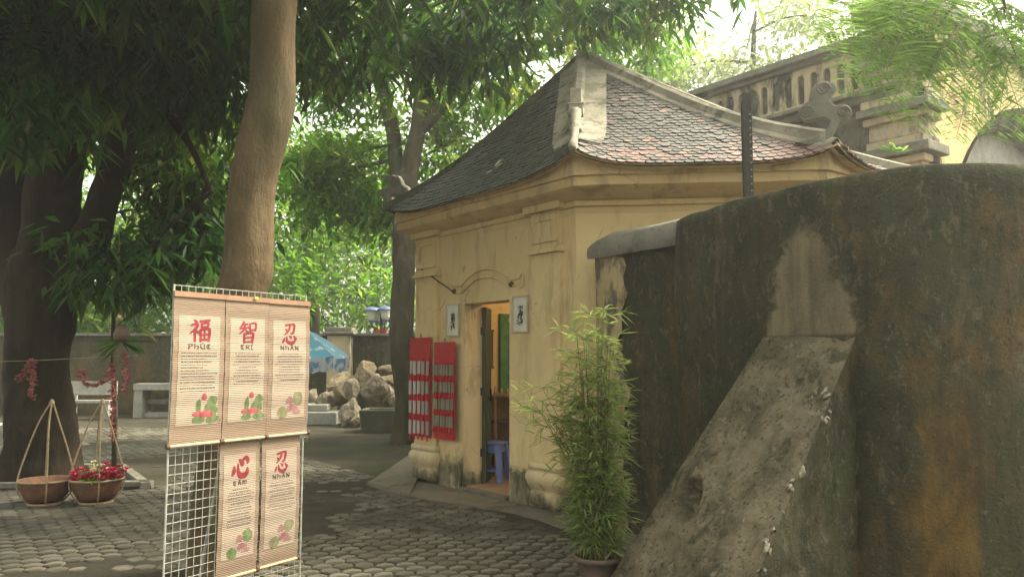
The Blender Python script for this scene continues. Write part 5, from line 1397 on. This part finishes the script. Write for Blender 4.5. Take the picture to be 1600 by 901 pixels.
# leaning brown trunk behind the scroll rack
tb0 = gz(335, 902)
Ym = tb0.y + .15
limbs = [[(Vector((tb0.x - .02, Ym, -.05)), .21), (G(338, 800, Ym), .185), (G(346, 700, Ym), .175), (G(354, 580, Ym), .170), (G(371, 450, Ym), .172), (G(390, 340, Ym), .170), (G(412, 230, Ym), .170), (G(422, 120, Ym), .168), (G(426, 0, Ym), .166), (G(432, -200, Ym + .1), .15), (G(470, -420, Ym + .5), .12)],
         [(G(440, -230, Ym), .10), (G(560, -260, 7.0), .08), (G(680, -180, 8.0), .06), (G(800, -120, 8.8), .035)],
         [(G(450, -330, Ym), .10), (G(330, -480, 5.0), .07), (G(260, -600, 4.5), .04)]]
blobs = [(tuple(G(px, py, Y)), r, n, li) for (px, py, Y, r, n, li) in ((560, 0, 7.8, (.95, .9, .40), 42, 1), (700, 0, 8.4, (.95, .9, .42), 50, 1), (830, 10, 8.8, (.80, .8, .36), 40, 1), (640, -130, 7.6, (1.2, 1.0, .4), 30, 1), (960, 0, 9.4, (.7, .7, .35), 60, 1), (1040, -30, 9.4, (.6, .6, .35), 45, 1), (500, 50, 8.2, (.5, .6, .5), 50, 1), (640, 90, 9.0, (.55, .6, .38), 55, 1), (745, 85, 9.2, (.5, .6, .35), 45, 1),
                                                                                         (480, -420, 6.0, (1.6, 1.6, .7), 90, 0), (260, -620, 4.2, (1.8, 1.8, .8), 90, 2))]
tree('mango_tree', (tb0.x, Ym, 0), 'smooth brown leaning trunk rising behind the scroll rack', limbs, blobs, 'bark_brown', 'leaf_mango', .24, .068, 10, 4, .65, 8, cl=.15, clump=.20)

# tree behind the pavilion
t3 = gz(634, 692); Y3 = t3.y
limbs = [[(Vector((t3.x, Y3, -.05)), .26), (G(632, 620, Y3), .20), (G(628, 520, Y3), .215), (G(630, 420, Y3), .20), (G(632, 340, Y3), .19), (G(640, 270, Y3), .16), (G(656, 190, Y3), .15), (G(660, 100, Y3), .14), (G(662, 0, Y3), .12), (G(670, -120, Y3), .07)],
         [(G(632, 330, Y3), .15), (G(620, 260, Y3 + .2), .14), (G(610, 180, Y3 + .3), .13), (G(590, 130, Y3 + .3), .09), (G(545, 105, Y3 + .3), .065), (G(500, 95, Y3 + .3), .04), (G(455, 130, Y3 + .4), .02)],
         [(G(652, 210, Y3), .13), (G(690, 165, Y3 + .1), .12), (G(730, 125, Y3 + .2), .10), (G(780, 100, Y3 + .3), .08), (G(860, 85, Y3 + .4), .06), (G(940, 60, Y3 + .5), .03)],
         [(G(610, 190, Y3 + .3), .10), (G(596, 90, Y3 + .4), .08), (G(580, -20, Y3 + .5), .05)]]
blobs = [(tuple(G(px, py, Y)), r, n, li) for (px, py, Y, r, n, li) in ((650, 120, 14.6, (1.3, 1.3, .9), 60, 0), (560, 60, 14.6, (1.2, 1.2, .8), 55, 3), (720, 60, 14.6, (1.3, 1.2, .8), 65, 2), (780, 160, 15.0, (.8, .9, .6), 45, 2), (850, 70, 15.2, (1.2, 1.1, .55), 70, 2), (600, -40, 14.5, (1.8, 1.6, .9), 75, 0), (760, -50, 14.6, (1.8, 1.6, .9), 80, 0), (520, 150, 15.0, (.7, .8, .5), 50, 1), (540, 260, 15.5, (1.1, 1.1, .8), 150, 1), (600, 320, 15.4, (.8, .9, .6), 90, 0), (690, 230, 15.2, (.7, .8, .55), 70, 0), (940, 40, 15.4, (1.0, 1.0, .5), 80, 2), (1010, 60, 15.8, (.7, .8, .4), 40, 2), (480, 300, 15.4, (.8, .9, .8), 110, 1))]
tree('leafy_tree', (t3.x, Y3, 0), 'tall grey-barked tree with forked limbs just behind the pavilion', limbs, blobs, 'bark_grey', 'leaf_mid', .19, .075, 18, 6, .35, 12, cl=.20, clump=.30)

# trees beyond the boundary wall, each its own
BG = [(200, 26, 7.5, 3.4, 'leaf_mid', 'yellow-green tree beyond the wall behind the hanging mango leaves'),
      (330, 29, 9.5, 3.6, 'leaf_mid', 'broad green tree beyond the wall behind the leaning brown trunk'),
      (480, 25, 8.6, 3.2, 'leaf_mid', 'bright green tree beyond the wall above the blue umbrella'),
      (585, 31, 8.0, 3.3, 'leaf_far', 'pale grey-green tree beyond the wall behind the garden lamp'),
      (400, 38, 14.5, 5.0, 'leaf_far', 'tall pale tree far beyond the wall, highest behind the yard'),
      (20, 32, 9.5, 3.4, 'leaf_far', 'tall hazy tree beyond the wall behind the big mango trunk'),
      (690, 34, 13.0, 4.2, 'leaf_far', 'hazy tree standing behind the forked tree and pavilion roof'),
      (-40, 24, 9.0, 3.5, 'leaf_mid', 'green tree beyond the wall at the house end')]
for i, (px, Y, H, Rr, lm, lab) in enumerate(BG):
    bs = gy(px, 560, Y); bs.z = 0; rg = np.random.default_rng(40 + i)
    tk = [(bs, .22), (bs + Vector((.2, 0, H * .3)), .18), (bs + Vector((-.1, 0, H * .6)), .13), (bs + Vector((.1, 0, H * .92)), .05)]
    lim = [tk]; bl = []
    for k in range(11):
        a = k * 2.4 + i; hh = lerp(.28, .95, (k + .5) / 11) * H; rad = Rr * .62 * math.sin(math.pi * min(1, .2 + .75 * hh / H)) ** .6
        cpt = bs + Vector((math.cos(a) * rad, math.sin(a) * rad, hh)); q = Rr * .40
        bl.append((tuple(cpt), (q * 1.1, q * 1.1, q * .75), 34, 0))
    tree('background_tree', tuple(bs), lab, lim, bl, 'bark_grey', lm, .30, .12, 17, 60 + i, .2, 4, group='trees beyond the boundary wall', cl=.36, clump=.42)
# airy trees behind the gate
for i, (px, Y, H, Rr, lab) in enumerate(((1010, 24, 11.2, 2.6, 'pale thin-leaved tree showing between the pavilion roof and the gate'), (1190, 22, 12.0, 3.2, 'pale airy tree rising behind the fluted gate parapet'), (1380, 24, 14.5, 3.6, 'tall pale tree behind the gate pier, half veiled by feathery fronds'))):
    bs = gy(px, 560, Y); bs.z = 0
    tk = [(bs, .22), (bs + Vector((.2, 0, H * .4)), .17), (bs + Vector((-.1, 0, H * .7)), .11), (bs + Vector((.1, 0, H * .95)), .04)]
    bl = []
    for k in range(9):
        a = k * 2.4 + i; hh = lerp(.52, .95, (k + .5) / 9) * H; rad = Rr * .6
        bl.append((tuple(bs + Vector((math.cos(a) * rad, math.sin(a) * rad, hh))), (Rr * .42, Rr * .42, Rr * .30), 40, 0))
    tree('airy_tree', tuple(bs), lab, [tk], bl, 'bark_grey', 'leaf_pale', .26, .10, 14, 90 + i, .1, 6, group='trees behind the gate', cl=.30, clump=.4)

# feathery flame tree leaning in from the right
fb0 = Vector((6.6, 6.4, 0))
ft = thing('flame_tree', fb0, 'feathery-leaved tree whose fronds hang in front of the gate', 'tree')
trk = B(); trk.tube(spline([fb0, fb0 + Vector((.1, 0, 1.6)), fb0 + Vector((-.1, -.1, 3.4)), fb0 + Vector((-.6, -.2, 5.0)), fb0 + Vector((-1.6, -.3, 6.0))], 6), interp([.2, .17, .14, .1, .05], 25), 10)
twp = []
tws = [((6.0, 6.2, 5.0), [(1560, -60, 5.6), (1490, 10, 5.3), (1462, 50, 5.2)]), ((6.3, 6.3, 4.4), [(1640, 20, 5.6), (1590, 40, 5.4), (1540, 60, 5.3)]), ((5.6, 6.2, 5.6), [(1500, -90, 5.6), (1420, -20, 5.5), (1380, 20, 5.5)]), ((6.2, 6.3, 4.8), [(1620, -40, 5.2), (1570, 20, 5.0)])]
for st, l in tws:
    p = [Vector(st)] + [gy(*q) for q in l]; trk.tube(spline(p, 5), interp([.035, .018, .006], (len(p) - 1) * 5 + 1), 6); twp.append(p)
part('trunk', trk, 'bark_grey', ft, True)
QP = []; QD = []; rach = B(); QL = []
FR = [(1500, 40, 1440, 175, 5.0), (1530, 20, 1460, 95, 5.1), (1590, 70, 1560, 195, 5.1), (1480, 10, 1350, 45, 5.2), (1450, 20, 1380, 130, 5.3), (1560, 30, 1620, 190, 4.9), (1420, 0, 1310, 70, 5.5), (1510, 60, 1440, 110, 5.0), (1462, 50, 1330, 130, 5.2), (1470, 60, 1395, 165, 5.2), (1475, 60, 1470, 120, 5.1), (1490, 20, 1400, 60, 5.3), (1480, 40, 1360, 75, 5.3), (1540, 70, 1520, 180, 5.2), (1545, 70, 1590, 165, 5.1), (1540, 60, 1480, 150, 5.2), (1560, 50, 1600, 110, 5.2), (1550, 60, 1500, 195, 5.2), (1400, 10, 1300, 50, 5.5), (1390, 20, 1320, 95, 5.5), (1420, -10, 1340, 10, 5.5), (1500, 0, 1450, 40, 5.3), (1570, 20, 1640, 70, 5.0), (1570, 10, 1530, 60, 5.0), (1590, 40, 1640, 140, 5.3), (1600, 20, 1540, 20, 5.3), (1500, -30, 1560, 20, 5.2), (1440, -30, 1400, 40, 5.4), (1460, -20, 1500, 60, 5.2), (1520, 30, 1580, 90, 5.3), (1450, 60, 1420, 130, 5.1), (1430, 40, 1350, 110, 5.3)]
rg = np.random.default_rng(12)
for (xa, ya, xb, yb, Y) in FR:
    A = gy(xa, ya, Y); E_ = gy(xa + (xb - xa) * 1.12, ya + (yb - ya) * 1.15, Y + rg.uniform(-.45, .25)); L = (E_ - A).length
    mid = (A + E_) / 2 + Vector((0, 0, L * .12)); pth_ = spline([A, mid, E_], 10); rach.tube(pth_, interp([.004, .0015], len(pth_)), 4)
    ax = (E_ - A).normalized(); face = Vector((rg.normal() * .3, -.75, .65 + rg.normal() * .2)).normalized(); sd = ax.cross(face).normalized()
    n = 32
    for k in range(2, n + 1):
        f_ = k / n * (len(pth_) - 1); i0 = int(f_); q = lerp(pth_[i0], pth_[min(i0 + 1, len(pth_) - 1)], f_ - i0)
        pl = L * .36 * math.sin(math.pi * min(.97, .16 + .80 * k / n)) ** .7
        for s in (-1, 1):
            dirp = (sd * s + ax * .45 + Vector(rg.normal(size=3) * .07)).normalized()
            for seg in range(3):
                QP.append(tuple(q + dirp * (pl * seg * .30) - up * (pl * (seg * .3) ** 2 * .2))); QD.append(tuple((dirp - up * .12 * seg).normalized())); QL.append(pl * (.42 if seg < 2 else .40))
part('rachis', rach, 'culm', ft)
QP = np.array(QP) - np.array(tuple(fb0)); QD = np.array(QD); QL = np.array(QL)
V, T = leafarr(QP, QD, QL * rg.uniform(.95, 1.1, len(QP)), np.full(len(QP), .0165) * rg.uniform(.7, 1.2, len(QP)), rg, .05, .05)
ob('fronds', fastmesh('fronds', V, T, 'leaf_feather'), ft)
cr_ = [((6.3, 6.6, 6.3), (1.6, 1.3, .6), 160), ((4.9, 6.2, 6.6), (1.3, 1.1, .5), 110)]
P = []; D = []
for c, r, n in cr_:
    C_, d_ = ell(rg, n, c, r); P.append(np.repeat(C_, 40, 0) + rg.normal(size=(n * 40, 3)) * .2); D.append(rg.normal(size=(n * 40, 3)))
P = np.concatenate(P) - np.array(tuple(fb0)); D = np.concatenate(D); m = len(P)
V, T = leafarr(P, D, rg.uniform(.06, .12, m), rg.uniform(.02, .035, m), rg)
ob('crown', fastmesh('crown', V, T, 'leaf_feather'), ft)

# ================================================================== HAZE: the bright moist air of the yard
k = bpy.data.materials.new('haze_air'); k.use_nodes = True; nt = k.node_tree
for n_ in list(nt.nodes):
    if n_.type == 'BSDF_PRINCIPLED': nt.nodes.remove(n_)
pv = nt.nodes.new('ShaderNodeVolumePrincipled'); pv.inputs['Density'].default_value = .0038; pv.inputs['Color'].default_value = (.96, .97, .93, 1); pv.inputs['Anisotropy'].default_value = .65
nt.links.new(pv.outputs[0], nt.nodes['Material Output'].inputs['Volume']); MATS['haze_air'] = k
hz = ob('haze', B().box((0, 50, 9.5), (190, 190, 21)).mesh('haze', 'haze_air')); tag(hz, 'pale bright haze filling the air of the yard', 'haze', kind='stuff')
